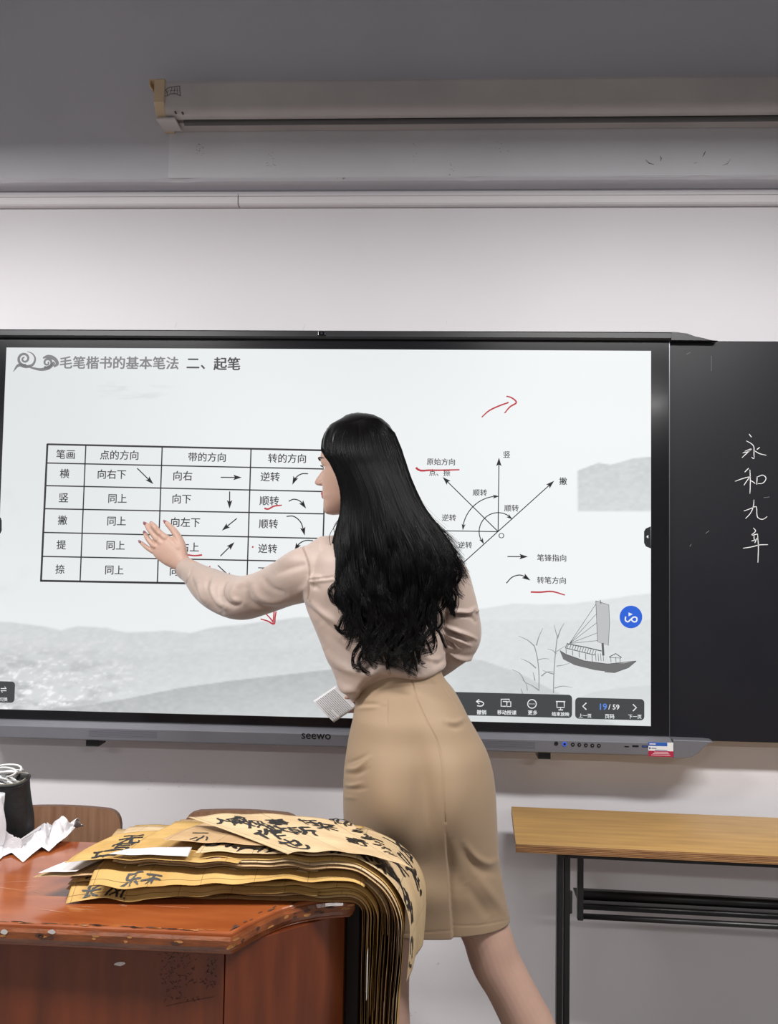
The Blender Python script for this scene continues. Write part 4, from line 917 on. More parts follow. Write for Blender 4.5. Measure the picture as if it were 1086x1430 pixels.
Bf = PZ(578, 1214, ZT + H0 - .018); Cf = PZ(492, 1150, zt1 - .022); Df = PZ(262, 1141, zt1 - .020)
print('top', Af, Bf, Cf, Df, YFR, XE)
o, S, Wt, Ht = stiff('calligraphy_sheet', [Af, Bf, Cf, Df], lambda U, V: .0150 * np.sin(np.pi * U) ** .8 * (1 - .2 * V) * 1.0 + .002 * np.sin(U * 22 + V * 3) * (1 - U), pm[2], label='uppermost calligraphy sheet whose pointed corner juts out over the podium end')
def surf_uv(X, Y): return S(X / Wt, Y / Ht)
def inv(px, py):
    u = np.linspace(0, 1, 90); U_, V_ = np.meshgrid(u, u); a, b = proj(S(U_, V_).reshape(-1, 3)); i = int(np.argmin((a - px) ** 2 + (b - py) ** 2)); return U_.ravel()[i] * Wt, V_.ravel()[i] * Ht
for (c, px, py, s, rot, seed) in (('也', 411, 1180, .042, 0, 51), ('作', 372, 1164, .042, 0, 52), ('此', 395, 1159, .04, 0, 53), ('所', 419, 1160, .04, 0, 54), ('来', 452, 1155, .036, 0, 55), ('观', 358, 1152, .034, 0, 56), ('人', 312, 1147, .03, 0, 57), ('仰', 478, 1149, .034, -.1, 58),
                                  ('奇', 500, 1176, .036, -.1, 59), ('其', 520, 1172, .034, -.2, 60), ('弗', 515, 1158, .032, -.2, 61), ('法', 552, 1192, .034, -.4, 62), ('不', 538, 1180, .034, -.3, 63), ('事', 388, 1149, .03, 0, 64), ('怀', 430, 1148, .03, 0, 65), ('咸', 335, 1146, .03, 0, 66), ('年', 532, 1160, .03, -.2, 67)):
    X, Y = inv(px, py); 
    if X > .012: brush(c, X, Y, s, rot, surf_uv, o, seed, 1.75)
# hanging ends at the podium's side: separate sheets one can tell apart
o, sf = sheet('calligraphy_sheet', [(.095, YFR - .004), (.168, YFR - .007), (.172, YFR + .004), (.095, YFR + .02)], .012, pm[4], .3, .001, 40, 5, None, 'white sheet end hanging among the brown sheets beside the podium', None, 3)

# ------------------------------------------------------------------ crumpled tissue
tis_m = mat('tissue', (.60, .58, .60), .8, bump=.12, bscale=70)
nx, ny = 90, 34
u = np.linspace(0, 1, nx); v = np.linspace(0, 1, ny); U_, V_ = np.meshgrid(u, v)
# front edge and crest of the tissue, walked from left to right (picture points on the podium top and their heights)
fe = [(-30, 1212, .0), (-8, 1209, .0), (4, 1198, .002), (16, 1194, .004), (32, 1205, .0), (44, 1197, .004), (58, 1189, .008), (68, 1192, .003), (80, 1184, .008), (92, 1178, .012), (104, 1170, .018)]
cr = [(-30, 1172, .050), (-8, 1172, .050), (6, 1172, .050), (18, 1172, .058), (27, 1172, .044), (40, 1172, .036), (52, 1172, .032), (60, 1172, .036), (70, 1170, .030), (80, 1170, .034), (94, 1168, .034), (104, 1166, .030)]
def crv(tb): q = np.array([[*PZ(a, b, TZ)[:2], TZ + .001 + h] for a, b, h in tb]); s_ = np.linspace(0, 1, len(tb)); return np.stack([np.interp(u, s_, q[:, k]) for k in range(3)], 1)
E1, E2 = crv(fe), crv(cr); E3 = E2.copy(); E3[:, 1] += .045; E3[:, 2] = TZ + .002
w1 = np.clip(1 - V_ * 2, 0, 1)[..., None]; w3 = np.clip(V_ * 2 - 1, 0, 1)[..., None]; Pt = E1[None] * w1 + E3[None] * w3 + E2[None] * (1 - w1 - w3)
mid_ = 4 * V_ * (1 - V_)
def facet(a, b, sd):                            # sharp creases
    return np.abs(fbm(a, b, sd, 3) - .5) * 2
n_a = facet(U_ * 6, V_ * 3 + U_ * 3 + 3, 31) - .3; n_b = facet(U_ * 11 + 5, V_ * 6, 32) - .3
Pt[..., 2] += mid_ * (.034 * n_a + .010 * n_b); Pt[..., 1] += mid_ * (.016 * (fbm(U_ * 8, V_ * 3, 33, 3) - .5)); Pt[..., 0] += mid_ * .016 * (fbm(U_ * 7 + 3, V_ * 4, 34, 3) - .5)
Pt[..., 2] = np.maximum(Pt[..., 2], TZ + .0012)
Yb = PZ(20, 1188, TZ)[1] + .045; nearp = Pt[..., 0] < P(45, 1120, Yb)[0] + .012; Pt[..., 1] = np.where(nearp, np.minimum(Pt[..., 1], Yb - .055 - .004 * V_), Pt[..., 1])
idx = np.arange(nx * ny).reshape(ny, nx)
tis = np_mesh('crumpled_tissue', Pt.reshape(-1, 3), np.stack([idx[:-1, :-1], idx[:-1, 1:], idx[1:, 1:], idx[1:, :-1]], -1).reshape(-1, 4), tis_m, smooth=False)
sm = tis.modifiers.new('t', 'SOLIDIFY'); sm.thickness = .0005
tag(tis, 'crumpled white paper tissue lying on the podium next to the black pouch', 'tissue')

# ------------------------------------------------------------------ black pouch with cable inside
lea = mat('black_leather', (.010, .009, .010), .42, bump=.25, bscale=90); zipm = mat('zip_teeth', (.55, .5, .42), .35, .7); cab_m = mat('cable_white', (.55, .55, .55), .4)
Yb = PZ(20, 1188, TZ)[1] + .045
r0 = P(45, 1120, Yb)[0]; ztp = P(20, 1087, Yb)[2]; hb = ztp - TZ
bx0 = r0 - .20; bcx = (bx0 + r0) / 2
pouch = thing('leather_pouch', 'black leather zip pouch standing open on the podium with white cable in it', 'pouch', (bcx, Yb, TZ))
R = []
for i, f in enumerate(np.linspace(0, 1, 15)):
    hw_ = (.100 - .010 * f ** 2 + .002 * math.sin(f * 6)); hd = .040 * (1 - .25 * f) if f > .08 else .036 + .05 * f
    ring = []
    for a in np.linspace(0, 2 * math.pi, 48, endpoint=False):
        ca, sa = math.cos(a), math.sin(a); x = bcx + hw_ * np.sign(ca) * abs(ca) ** .6; y = Yb + hd * np.sign(sa) * abs(sa) ** .75
        y += .004 * math.sin(a * 5 + f * 4) * f * (1 - f); z = TZ + .001 + hb * f - .012 * f * (ca * -.5 + .5) * 1.0 + .004 * f * math.sin(a * 2)
        ring.append((x, y, z))
    R.append(ring)
inner = [[(bcx + (p[0] - bcx) * .955, Yb + (p[1] - Yb) * .9, p[2] - dz) for p in R[-1]] for dz in (0, .03, .07)]
mb = MB().rings(R + inner); ch(mb.build('pouch_body', lea, smooth=True), pouch)
zt_m = MB()
top = R[-1]
for i in range(48):
    a = np.array(top[i]); b = np.array(top[(i + 1) % 48])
    for q in (0, .33, .66):
        p = a * (1 - q) + b * q; c = np.array([bcx, Yb, p[2]]); d = (c - p); d /= np.linalg.norm(d); p = p + d * .003
        zt_m.box(p[0] - .0009, p[0] + .0009, p[1] - .0014, p[1] + .0014, p[2] - .001, p[2] + .0022)
ch(zt_m.build('zip_teeth', zipm), pouch)['kind'] = 'stuff'
ch(MB().tube(smooth_path([np.array(q) + np.array([0, 0, -.002]) for q in top[::3]] + [np.array(top[0]) + np.array([0, 0, -.002])], 60), .0028, 8).build('zip_tape', mat('zip_tape', (.02, .02, .02), .8), smooth=True), pouch)
pz = np.array(P(33, 1082, Yb - .0)); ch(MB().box(pz[0] - .006, pz[0] + .010, pz[1] - .004, pz[1] + .004, pz[2] - .008, pz[2] + .002).build('zip_pull', mat('zip_pull', (.03, .03, .03), .4), bevel=.002), pouch)
pts = []
cb_c = np.array([P(10, 1088, Yb)[0], Yb, ztp - .002])
for i in range(90):
    a = i * .42; rr = .024 + .006 * math.sin(i * .21); pts.append(cb_c + [rr * math.cos(a) * 1.25 - .004, .018 * math.sin(a * .9), .012 * math.sin(a * .53 + 1) + .006 + .006 * math.sin(a)])
cable = tag(MB().tube(smooth_path(pts, 300), .0021, 7).build('charging_cable', cab_m, smooth=True), 'white coiled charging cable sticking out of the black pouch', 'cable')
# bottle-like translucent wrapper at the very left
wr = MB(); wc_ = P(-6, 1140, Yb - .06); R = []
for f in np.linspace(0, 1, 14):
    R.append([(wc_[0] + (.018 + .004 * math.sin(3 * a + f * 5)) * (1 - .55 * abs(f - .45) ** 1.5) * math.cos(a), wc_[1] + .012 * math.sin(a), TZ + .012 + f * (wc_[2] - TZ + .03)) for a in np.linspace(0, 2 * math.pi, 20, endpoint=False)])
wr.rings(R); o = wr.build('plastic_wrapper', mat('wrapper', (.72, .74, .78), .25, bump=.3, bscale=60), smooth=True); tag(o, 'crinkled pale plastic wrapper leaning on the front of the black pouch', 'wrapper')
for v_ in o.data.vertices: pass

# ------------------------------------------------------------------ the woman
def A3(*p): return np.array(P(*p))
YT = -.50
skin_m = mat('skin', lin(186, 152, 136), .5, noise=.06, nscale=30, sss=.15, spec=.4)
blouse_m = mat('satin_blouse', lin(172, 153, 143), .5, noise=.05, nscale=14, sheen=.2, bump=.25, bscale=24, sss=0, spec=.35)
skirt_m = mat('skirt_fabric', lin(152, 129, 104), .62, noise=.05, nscale=10, bump=.06, bscale=420, sheen=.15, spec=.3)
hair_m = mat('black_hair', (.0025, .0022, .0025), .32, spec=.17)
lip_m = mat('lip', lin(160, 84, 84), .35); nail_m = mat('nail_polish', lin(128, 72, 84), .15, coat=.8); eye_m = mat('eye_white', (.7, .68, .68), .15); iris_m = mat('iris', (.02, .012, .008), .1)
brow_m = mat('brow', lin(70, 52, 50), .8)
woman = thing('person', 'woman in beige blouse and tan pencil skirt, long black hair, pointing at the display', 'person', tuple(A3(585, 1100, YT - .03) * [1, 1, 0]))
def solidify_union(mbs, voxel, smooth_it, fac=.5):
    """joins closed shapes into one continuous skin (voxel union, then relaxed)"""
    me = bpy.data.meshes.new('u'); v = []; f = []
    for mb in mbs:
        o_ = len(v); v += mb.v; f += [tuple(i + o_ for i in q) for q in mb.f]
    me.from_pydata(v, [], f); bm = bmesh.new(); bm.from_mesh(me); bmesh.ops.recalc_face_normals(bm, faces=bm.faces); bm.to_mesh(me); bm.free()
    o = bpy.data.objects.new('u', me); COL.objects.link(o)
    r = o.modifiers.new('r', 'REMESH'); r.mode = 'VOXEL'; r.voxel_size = voxel; r.use_smooth_shade = True
    if smooth_it: s_ = o.modifiers.new('s', 'SMOOTH'); s_.factor = fac; s_.iterations = smooth_it
    dg = bpy.context.evaluated_depsgraph_get(); dg.update(); m2 = bpy.data.meshes.new_from_object(o.evaluated_get(dg))
    bpy.data.objects.remove(o); bpy.data.meshes.remove(me)
    return m2
def coords(me):
    a = np.empty(len(me.vertices) * 3, np.float32); me.vertices.foreach_get('co', a); return a.reshape(-1, 3).astype(float)
def normals(me):
    a = np.empty(len(me.vertices) * 3, np.float32); me.vertices.foreach_get('normal', a); return a.reshape(-1, 3).astype(float)
def pdist(U, V, pts):
    pts = smooth_path(np.array([(p[0], p[1], 0) for p in pts]), 12)[:, :2] if len(pts) > 2 else np.array(pts, float)
    best = np.full(U.shape, 1e9); par = np.zeros(U.shape); n = len(pts) - 1
    for i in range(n):
        a, b = pts[i], pts[i + 1]; d = b - a; t_ = np.clip(((U - a[0]) * d[0] + (V - a[1]) * d[1]) / (d @ d + 1e-9), 0, 1)
        dd = np.hypot(U - a[0] - t_ * d[0], V - a[1] - t_ * d[1]); m = dd < best; best[m] = dd[m]; par[m] = (i + t_[m]) / n
    return best, par
def creases(C, N, lst):                         # cloth folds: raise (+) or press in (-) the cloth along lines
    U, V = proj(C); view = CAM - C; view /= np.linalg.norm(view, axis=1)[:, None]; facing = np.clip((N * view).sum(1) * 3 + .2, 0, 1)
    C = C.copy()
    for pts, w, amp, taper in lst:
        d, t_ = pdist(U, V, pts); g = np.exp(-(d / w) ** 2)
        if taper: g = g * np.sin(np.pi * np.clip(t_, .04, .96)) ** .6
        C += N * (g * facing * amp)[:, None]
    return C
def ering(c, u, v, n=28, e=1.0):
    out = []
    for a in np.linspace(0, 2 * math.pi, n, endpoint=False):
        ca, sa = math.cos(a), math.sin(a); out.append(c + u * np.sign(ca) * abs(ca) ** e + v * np.sign(sa) * abs(sa) ** e)
    return out
def limb(keys, n=40, seg=28, squash=1.0):       # keys: (point, radius)
    arr = smooth_path(np.array([[*p, r] for p, r in keys]), n); return MB().tube(arr[:, :3], arr[:, 3], seg, flat=squash, round_=True)
# --- head frame
HCn = A3(499, 645, -.47); al = math.radians(13); pit = math.radians(5)
Fv = np.array([-math.cos(al), math.sin(al), 0]); Lv = np.array([-math.sin(al), -math.cos(al), 0]); Uv = np.array([0, 0, 1.0])
Fv = Fv * math.cos(pit) - Uv * math.sin(pit); Uv = np.cross(Fv, Lv); Uv = Uv if Uv[2] > 0 else -Uv
def hp(f, l, z): return HCn + Fv * f + Lv * l + Uv * (z - .120)
HS = [(-.002, .074, .020, .012), (.004, .084, .012, .022), (.014, .090, .000, .032), (.024, .089, -.030, .041), (.034, .0875, -.052, .048), (.044, .090, -.062, .052), (.052, .0885, -.068, .055), (.062, .0885, -.072, .058), (.072, .0875, -.077, .061), (.085, .086, -.083, .0645),
      (.098, .0835, -.088, .067), (.110, .0815, -.091, .069), (.120, .0860, -.093, .070), (.130, .0880, -.094, .0705), (.145, .0860, -.094, .070), (.160, .081, -.092, .0685), (.175, .073, -.086, .065), (.190, .066, -.074, .057), (.202, .046, -.056, .043), (.210, .024, -.034, .025), (.214, .006, -.012, .008)]
hs = np.array(HS); zq = np.linspace(-.002, .214, 56); ff = catmull(hs[:, 0], hs[:, 1], zq); bb_ = catmull(hs[:, 0], hs[:, 2], zq); ww = catmull(hs[:, 0], hs[:, 3], zq)
R = []
for z, f, b, w in zip(zq, ff, bb_, ww):
    mid = (f + b) / 2; c0_ = f - max(.02, (f - b) * .58) if f - b > .05 else mid; ring = []
    for a in np.linspace(0, 2 * math.pi, 64, endpoint=False):
        ca, sa = math.cos(a), math.sin(a)
        if ca >= 0: x = c0_ + (f - c0_) * abs(ca) ** .86
        else: x = c0_ - (c0_ - b) * abs(ca)
        y = w * np.sign(sa) * abs(sa) ** (.80)
        ring.append(hp(x, y, z))
    R.append(ring)
head = MB().rings(R)
nose = MB().rings([ering(hp(f, 0, z), Lv * w, Fv * d, 16) for z, f, w, d in ((.116, .076, .005, .008), (.108, .081, .0055, .010), (.098, .087, .0065, .013), (.088, .0925, .008, .016), (.080, .0955, .0098, .0175), (.0745, .0935, .0105, .0155), (.071, .088, .009, .010))])
alae = [MB().tube([hp(.087, s * .010, .077), hp(.095, s * .0095, .077)], [.0062, .0058], 12, round_=True) for s in (-1, 1)]
lips = [MB().tube([hp(.080, -.022, .0500), hp(.0895, -.012, .0515), hp(.0938, 0, .0525), hp(.0895, .012, .0515), hp(.080, .022, .0500)], [.002, .0042, .0050, .0042, .002], 10, round_=True), MB().tube([hp(.080, -.020, .0485), hp(.0885, -.011, .0445), hp(.0920, 0, .0435), hp(.0885, .011, .0445), hp(.080, .020, .0485)], [.002, .0045, .0054, .0045, .002], 10, round_=True)]
chin_b = MB().tube([hp(.078, -.006, .012), hp(.078, .006, .012)], [.0125, .0125], 16, round_=True)
cheek = [MB().tube([hp(.050, s * .040, .082), hp(.060, s * .034, .078)], [.021, .019], 16, round_=True) for s in (-1, 1)]
ear = []
for s in (1, -1):
    ear.append(MB().rings([ering(hp(.004 - .004 * math.cos(t_), s * (.067 + .007 * k_), .105 + 0), Uv * .029 * sc_, Fv * .016 * sc_, 18) for k_, sc_, t_ in ((0, .8, 0), (.5, 1, 0), (1, .95, 0), (1.3, .7, 0))]))
neck = limb([(hp(-.022, 0, .06), .054), (hp(-.032, 0, .0), .050), (A3(527, 735, -.49), .052), (A3(530, 765, -.50), .07)], 16)
# --- arms
S_L = A3(448, 788, -.49); E_L = A3(336, 836, -.335); W_L = A3(259, 790, -.175)
arm_l = limb([(S_L, .040), ((S_L + E_L) / 2, .043), (E_L, .037), (E_L * .6 + W_L * .4, .036), (E_L * .2 + W_L * .8, .026), (W_L, .0235)], 30)
S_R = A3(612, 786, -.50); E_R = A3(640, 893, -.47); W_R = A3(528, 972, -.335)
arm_r = limb([(S_R, .040), ((S_R + E_R) / 2, .042), (E_R, .037), (E_R * .6 + W_R * .4, .034), (W_R, .0235)], 30)
# --- left hand, back of the hand to the camera, palm to the screen
hx = lambda x, y, Y: A3(180 + x / 9.05, 715 + y / 9.05, Y)
ax_h = A3(221, 759, -.150) - W_L; ax_h /= np.linalg.norm(ax_h); vw = A3(258, 777, -.165) - A3(240, 805, -.165); vw = vw - ax_h * (vw @ ax_h); vw /= np.linalg.norm(vw); th = np.cross(ax_h, vw)
def pal(px, py, Y, hw_, t_, sk=0): return ering(A3(px, py, Y), (vw + ax_h * sk) * hw_, th * t_, 24, .85)
palm = MB().rings([pal(263, 794, -.180, .0215, .018), pal(256, 788, -.174, .024, .0175), pal(248, 781.5, -.168, .030, .0165), pal(240, 774.5, -.163, .0355, .016), pal(231, 767, -.158, .0375, .014), pal(224.5, 761.5, -.153, .036, .0115, .1), pal(220.5, 758.5, -.150, .032, .009, .15)])
def finger(pts, r0, r1): return limb([(p, r0 + (r1 - r0) * i / (len(pts) - 1)) for i, p in enumerate(pts)], 16, 14)
f_idx = finger([hx(470, 330, -.158), hx(385, 262, -.152), hx(325, 190, -.150), hx(290, 152, -.124)], .0100, .0074)
f_mid = finger([hx(420, 400, -.158), hx(345, 330, -.150), hx(262, 226, -.140), hx(222, 160, -.120)], .0100, .0070)
f_rng = finger([hx(400, 460, -.158), hx(318, 425, -.150), hx(240, 340, -.140), hx(206, 275, -.120)], .0094, .0066)
f_pnk = finger([hx(440, 560, -.160), hx(345, 520, -.151), hx(235, 455, -.140), hx(160, 392, -.122)], .0088, .0058)
f_thb = finger([hx(680, 560, -.168), hx(655, 400, -.160), hx(575, 250, -.146), hx(480, 145, -.126)], .0150, .0074)
web = limb([(hx(640, 470, -.166), .013), (hx(520, 360, -.158), .011)], 8, 12)
knuck = [MB().tube([hx(x, y, -.1585), hx(x + 6, y + 6, -.1585)], [.0062, .0062], 10, round_=True) for x, y in ((395, 275), (352, 345), (325, 432), (355, 525))]
fingers = [f_idx, f_mid, f_rng, f_pnk, f_thb, web] + knuck
# --- right hand in front of the waist, pinching the note
wr = W_R
palm_r = MB().rings([ering(wr + np.array([-.018 * k_, .002 * k_, -.003 * k_]), np.array([0, .3, 1.0]) * w_, np.array([0, 1.0, -.3]) * t_, 20, .85) for k_, w_, t_ in ((-.5, .022, .017), (0.5, .028, .016), (1.5, .034, .015), (2.5, .036, .013), (3.6, .032, .011))])
b0 = wr + np.array([-.062, .006, -.010]); fr = [palm_r]
for i in range(4):
    o0 = b0 + np.array([0.006, -.003, .027 - .018 * i]); ln = (1, 1.08, 1.0, .8)[i]
    fr.append(finger([o0 + [.02, 0, 0], o0, o0 + np.array([-.030, .010, -.004]) * ln, o0 + np.array([-.046, -.004, -.008]) * ln, o0 + np.array([-.048, -.014, -.008]) * ln], .0092, .0066))
fr.append(finger([wr + [-.015, -.006, .022], wr + [-.042, -.022, .018], wr + [-.070, -.028, .004], wr + [-.092, -.024, -.006]], .012, .0072))
# --- legs and trunk
KL = A3(541, 1345, -.52); xl0 = KL[0]
leg_l = limb([(A3(545, 1120, -.53), .085), (A3(543, 1240, -.53), .060), (A3(541.5, 1312, -.525), .056), (KL, .051), (A3(541, 1400, -.515), .049), (A3(541, 1440, -.512), .051), (np.array([xl0, -.515, .22]), .043), (np.array([xl0, -.52, .13]), .030), (np.array([xl0, -.52, .085]), .030)], 44)
leg_r = limb([(A3(632, 1130, -.55), .085), (A3(645, 1235, -.545), .058), (A3(664, 1275, -.545), .053), (A3(677, 1300, -.545), .0540), (A3(691.5, 1342, -.54), .0545), (A3(708, 1372, -.54), .052), (A3(727, 1409, -.54), .0530), (A3(740, 1434, -.54), .0545), (A3(765, 1490, -.54), .046), (A3(790, 1545, -.54), .032), (A3(799, 1568, -.54), .030)], 44)
def trunk_row(py, xl_, xr_, Y, d): a = A3(xl_, py, Y); b = A3(xr_, py, Y); return ering((a + b) / 2, (b - a) / 2, np.array([0, d, 0]), 36)
trunk = MB().rings([trunk_row(y, l, r, Y, d) for y, l, r, Y, d in ((750, 500, 565, -.50, .045), (762, 470, 596, -.50, .045), (785, 455, 608, -.50, .070), (820, 445, 612, -.50, .09), (870, 452, 610, -.50, .088), (920, 486, 606, -.51, .078), (955, 505, 612, -.52, .078), (1000, 505, 640, -.53, .09), (1060, 492, 672, -.54, .105), (1120, 490, 684, -.54, .11), (1170, 500, 680, -.54, .10), (1200, 520, 660, -.54, .07))])
# feet
AL = np.array([xl0, -.52, .085]); AR = A3(799, 1568, -.54)
def foot(A, yaw):
    d = np.array([math.cos(yaw), math.sin(yaw), 0]); A0 = np.array([A[0], A[1], 0]); zh = max(.07, A[2])
    return limb([(A0 + d * -.012 + [0, 0, zh - .005], .028), (A0 + d * .03 + [0, 0, zh * .75], .030), (A0 + d * .085 + [0, 0, .045], .028), (A0 + d * .13 + [0, 0, .026], .024), (A0 + d * .165 + [0, 0, .020], .014)], 20, 18), d, A0, zh
AR[2] = .085; leg_r.tube([A3(799, 1568, -.54), AR], [.029, .029], 20)
ft_l, dl, AL0, zl_ = foot(AL, math.radians(115)); ft_r, dr, AR0, zr_ = foot(AR, math.radians(80))
me = solidify_union([head, nose, *alae, *lips, chin_b, *ear, neck, arm_l, arm_r, palm, *fingers, *fr, leg_l, leg_r, trunk, ft_l, ft_r], .0026, 3)
me.name = 'body'
C = coords(me)
rel = C - HCn; hf = rel @ Fv; hl = rel @ Lv; hz_ = rel @ Uv + .120
me.materials.clear(); me.materials.append(skin_m); me.materials.append(lip_m)
polyc = np.empty(len(me.polygons) * 3, np.float32); me.polygons.foreach_get('center', polyc); polyc = polyc.reshape(-1, 3) - HCn
pf, pl_, pz_ = polyc @ Fv, polyc @ Lv, polyc @ Uv + .120
lipmask = (pf > .0835) & (np.abs(pl_) < .022 * (1 - ((pz_ - .0485) / .012) ** 2 * .3)) & (pz_ > .0385) & (pz_ < .0572)
me.polygons.foreach_set('material_index', lipmask.astype(np.int32)); me.polygons.foreach_set('use_smooth', np.ones(len(me.polygons), bool))
body = bpy.data.objects.new('body', me); COL.objects.link(body); ch(body, woman)
print('body tris', len(me.polygons) * 2)
def wch(mb, name, m, parent=None, **k): 
    o = mb.build(name, m, **k); o.parent = parent or woman; o.matrix_parent_inverse = Matrix.Translation(-woman.location); return o
for s in (1, -1):
    e_ = wch(MB().rings([ering(hp(.0640, s * .031, .1095 + .0115 * math.sin(t_)), Fv * .0115 * math.cos(t_), Lv * .0115 * math.cos(t_), 20) for t_ in np.linspace(-1.5, 1.5, 12)]), 'eyeball', eye_m, smooth=True)
    wch(MB().tube([hp(.0735, s * .031, .1090), hp(.0757, s * .031, .1090)], [.0052, .0035], 14), 'iris', iris_m, e_, smooth=True)
    wch(MB().tube(smooth_path([hp(.0760, s * .019, .1105), hp(.0815, s * .026, .1150), hp(.0810, s * .034, .1152), hp(.0730, s * .0435, .1105)], 12), [.0010] + [.0017] * 10 + [.0010], 8, flat=.8), 'eyelashes', mat('lash', (.01, .008, .008), .6), smooth=True)
    wch(MB().tube(smooth_path([hp(.0885, s * .014, .1300), hp(.0878, s * .026, .1345), hp(.0790, s * .040, .1345), hp(.0660, s * .050, .1300)], 12), [.0016, .0022, .0024, .0024, .0022, .0020, .0018, .0016, .0014, .0012, .001, .0006], 8), 'eyebrow', brow_m, smooth=True)
    wch(MB().tube([hp(.0870, s * .005, .0722), hp(.0925, s * .0048, .0725)], .0021, 8), 'nostril', mat('nostril', (.12, .05, .04), .8), smooth=True)
# polished nails
def nail(tip, base, r, Y0, Y1, nrm=-1):
    a = hx(*base, Y0); b = hx(*tip, Y1); d = b - a; L_ = np.linalg.norm(d); d /= L_; n_ = CAM - a; n_ -= d * (n_ @ d); n_ /= np.linalg.norm(n_); w_ = np.cross(d, n_); mb = MB(); R = []
    for q in np.linspace(0, 1, 7):
        wv = r * (.85 + .3 * q if q < .5 else 1.15 - .75 * (q - .5) * 1.6); c = a + d * L_ * q + n_ * (.0042 - .002 * q)
        R.append([c + w_ * wv * math.sin(t_) + n_ * (.0022 * math.cos(t_)) for t_ in np.linspace(-1.5, 1.5, 7)] + [c + w_ * wv * math.sin(t_) * .8 - n_ * .0008 for t_ in np.linspace(1.5, -1.5, 5)])
    return wch(mb.rings(R), 'fingernail', nail_m, smooth=True)
nail((190, 133), (222, 170), .0046, -.124, -.116); nail((276, 132), (290, 152), .0046, -.122, -.114); nail((190, 246), (206, 282), .0043, -.123, -.116); nail((128, 366), (158, 396), .0039, -.124, -.116); nail((445, 112), (492, 160), .0048, -.130, -.118)

# --- blouse: trunk and both sleeves grown together
rowsB = [(744, 503, 562, -.495, .048), (752, 478, 585, -.50, .060), (762, 446, 612, -.50, .072), (775, 434, 624, -.50, .090), (795, 428, 630, -.50, .102), (820, 422, 630, -.50, .106), (845, 427, 624, -.50, .106), (880, 441, 622, -.505, .104), (915, 455, 622, -.51, .100),
         (935, 462, 623, -.515, .098), (950, 467, 621, -.52, .098), (962, 474, 617, -.525, .094), (972, 486, 610, -.525, .088), (980, 498, 600, -.525, .078)]
rb = np.array(rowsB, float); yq = np.linspace(744, 980, 60); cols = [catmull(rb[:, 0], rb[:, k_], yq) for k_ in range(1, 5)]
def hem_shift(px, k_):                          # the tucked hem sits lower at the left hip than over the spine
    return 0
R = []
for i, y in enumerate(yq):
    l, r, Y, d = [c_[i] for c_ in cols]; a = A3(l, y, Y); b = A3(r, y, Y); c = (a + b) / 2; ring = []
    for t_ in np.linspace(0, 2 * math.pi, 72, endpoint=False):
        ca, sa = math.cos(t_), math.sin(t_); p = c + (b - a) / 2 * np.sign(ca) * abs(ca) ** .92 + np.array([0, d, 0]) * np.sign(sa) * abs(sa) ** .9
        if sa < 0: p = p + np.array([0, .012 * math.exp(-((ca + .05) / .18) ** 2) * math.exp(-((y - 860) / 70) ** 2), 0])     # hollow of the spine
        if y > 925:                             # tucked hem: pouches over the waist at the left hip, higher over the spine
            up, _ = proj(p[None]); up = up[0]
            yt = 925 + (y - 925) / 55 * (np.interp(up, [460, 470, 485, 496, 504, 515, 530, 564, 590, 612, 622], [958, 970, 982, 983, 966, 953, 945, 944, 948, 942, 940]) - 925)
            p[2] = A3(up, yt, p[1])[2]
        ring.append(p)
    R.append(ring)
shirt = MB().rings(R)
cuff0 = A3(265, 797, -.186)
slv_l = limb([(A3(462, 792, -.505), .060), (A3(430, 801, -.485), .0655), (A3(398, 814, -.44), .0575), (A3(366, 828, -.395), .0540), (A3(336, 835, -.345), .0560), (A3(312, 829, -.300), .0540), (A3(290, 817, -.255), .0480), (A3(273, 804, -.215), .0350), (cuff0, .0290)], 60, 36)
cuffb = MB().tube([A3(276, 805, -.212), A3(257.5, 793, -.176)], [.0335, .0300], 36)
slv_r = limb([(A3(596, 790, -.505), .060), (A3(618, 805, -.50), .058), (A3(629, 832, -.49), .0560), (A3(636, 862, -.48), .0560), (A3(637, 888, -.465), .0580), (A3(622, 908, -.43), .050), (A3(590, 932, -.385), .045), (A3(560, 952, -.355), .036), (A3(536, 968, -.340), .029)], 60, 36)
sh_l = MB().tube([A3(500, 768, -.50), A3(455, 780, -.50)], [.040, .054], 30, round_=True); sh_r = MB().tube([A3(560, 768, -.50), A3(606, 780, -.50)], [.040, .052], 30, round_=True)
collar = MB().tube([A3(528, 752, -.495), A3(529, 730, -.485)], [.062, .060], 36)
me = solidify_union([shirt, slv_l, cuffb, slv_r, sh_l, sh_r, collar], .0030, 5)
C = coords(me); N = normals(me)
z7 = lambda x, y: (180 + x / 3.394, 690 + y / 3.394); z6 = lambda x, y: (600 + x / 7.94, 780 + y / 7.94); z2 = lambda x, y: (400 + x / 3.403, 560 + y / 3.403)
fold = []
def F_(f, pts, w, amp, taper=True): fold.append(([f(*p) for p in pts], w, amp, taper))
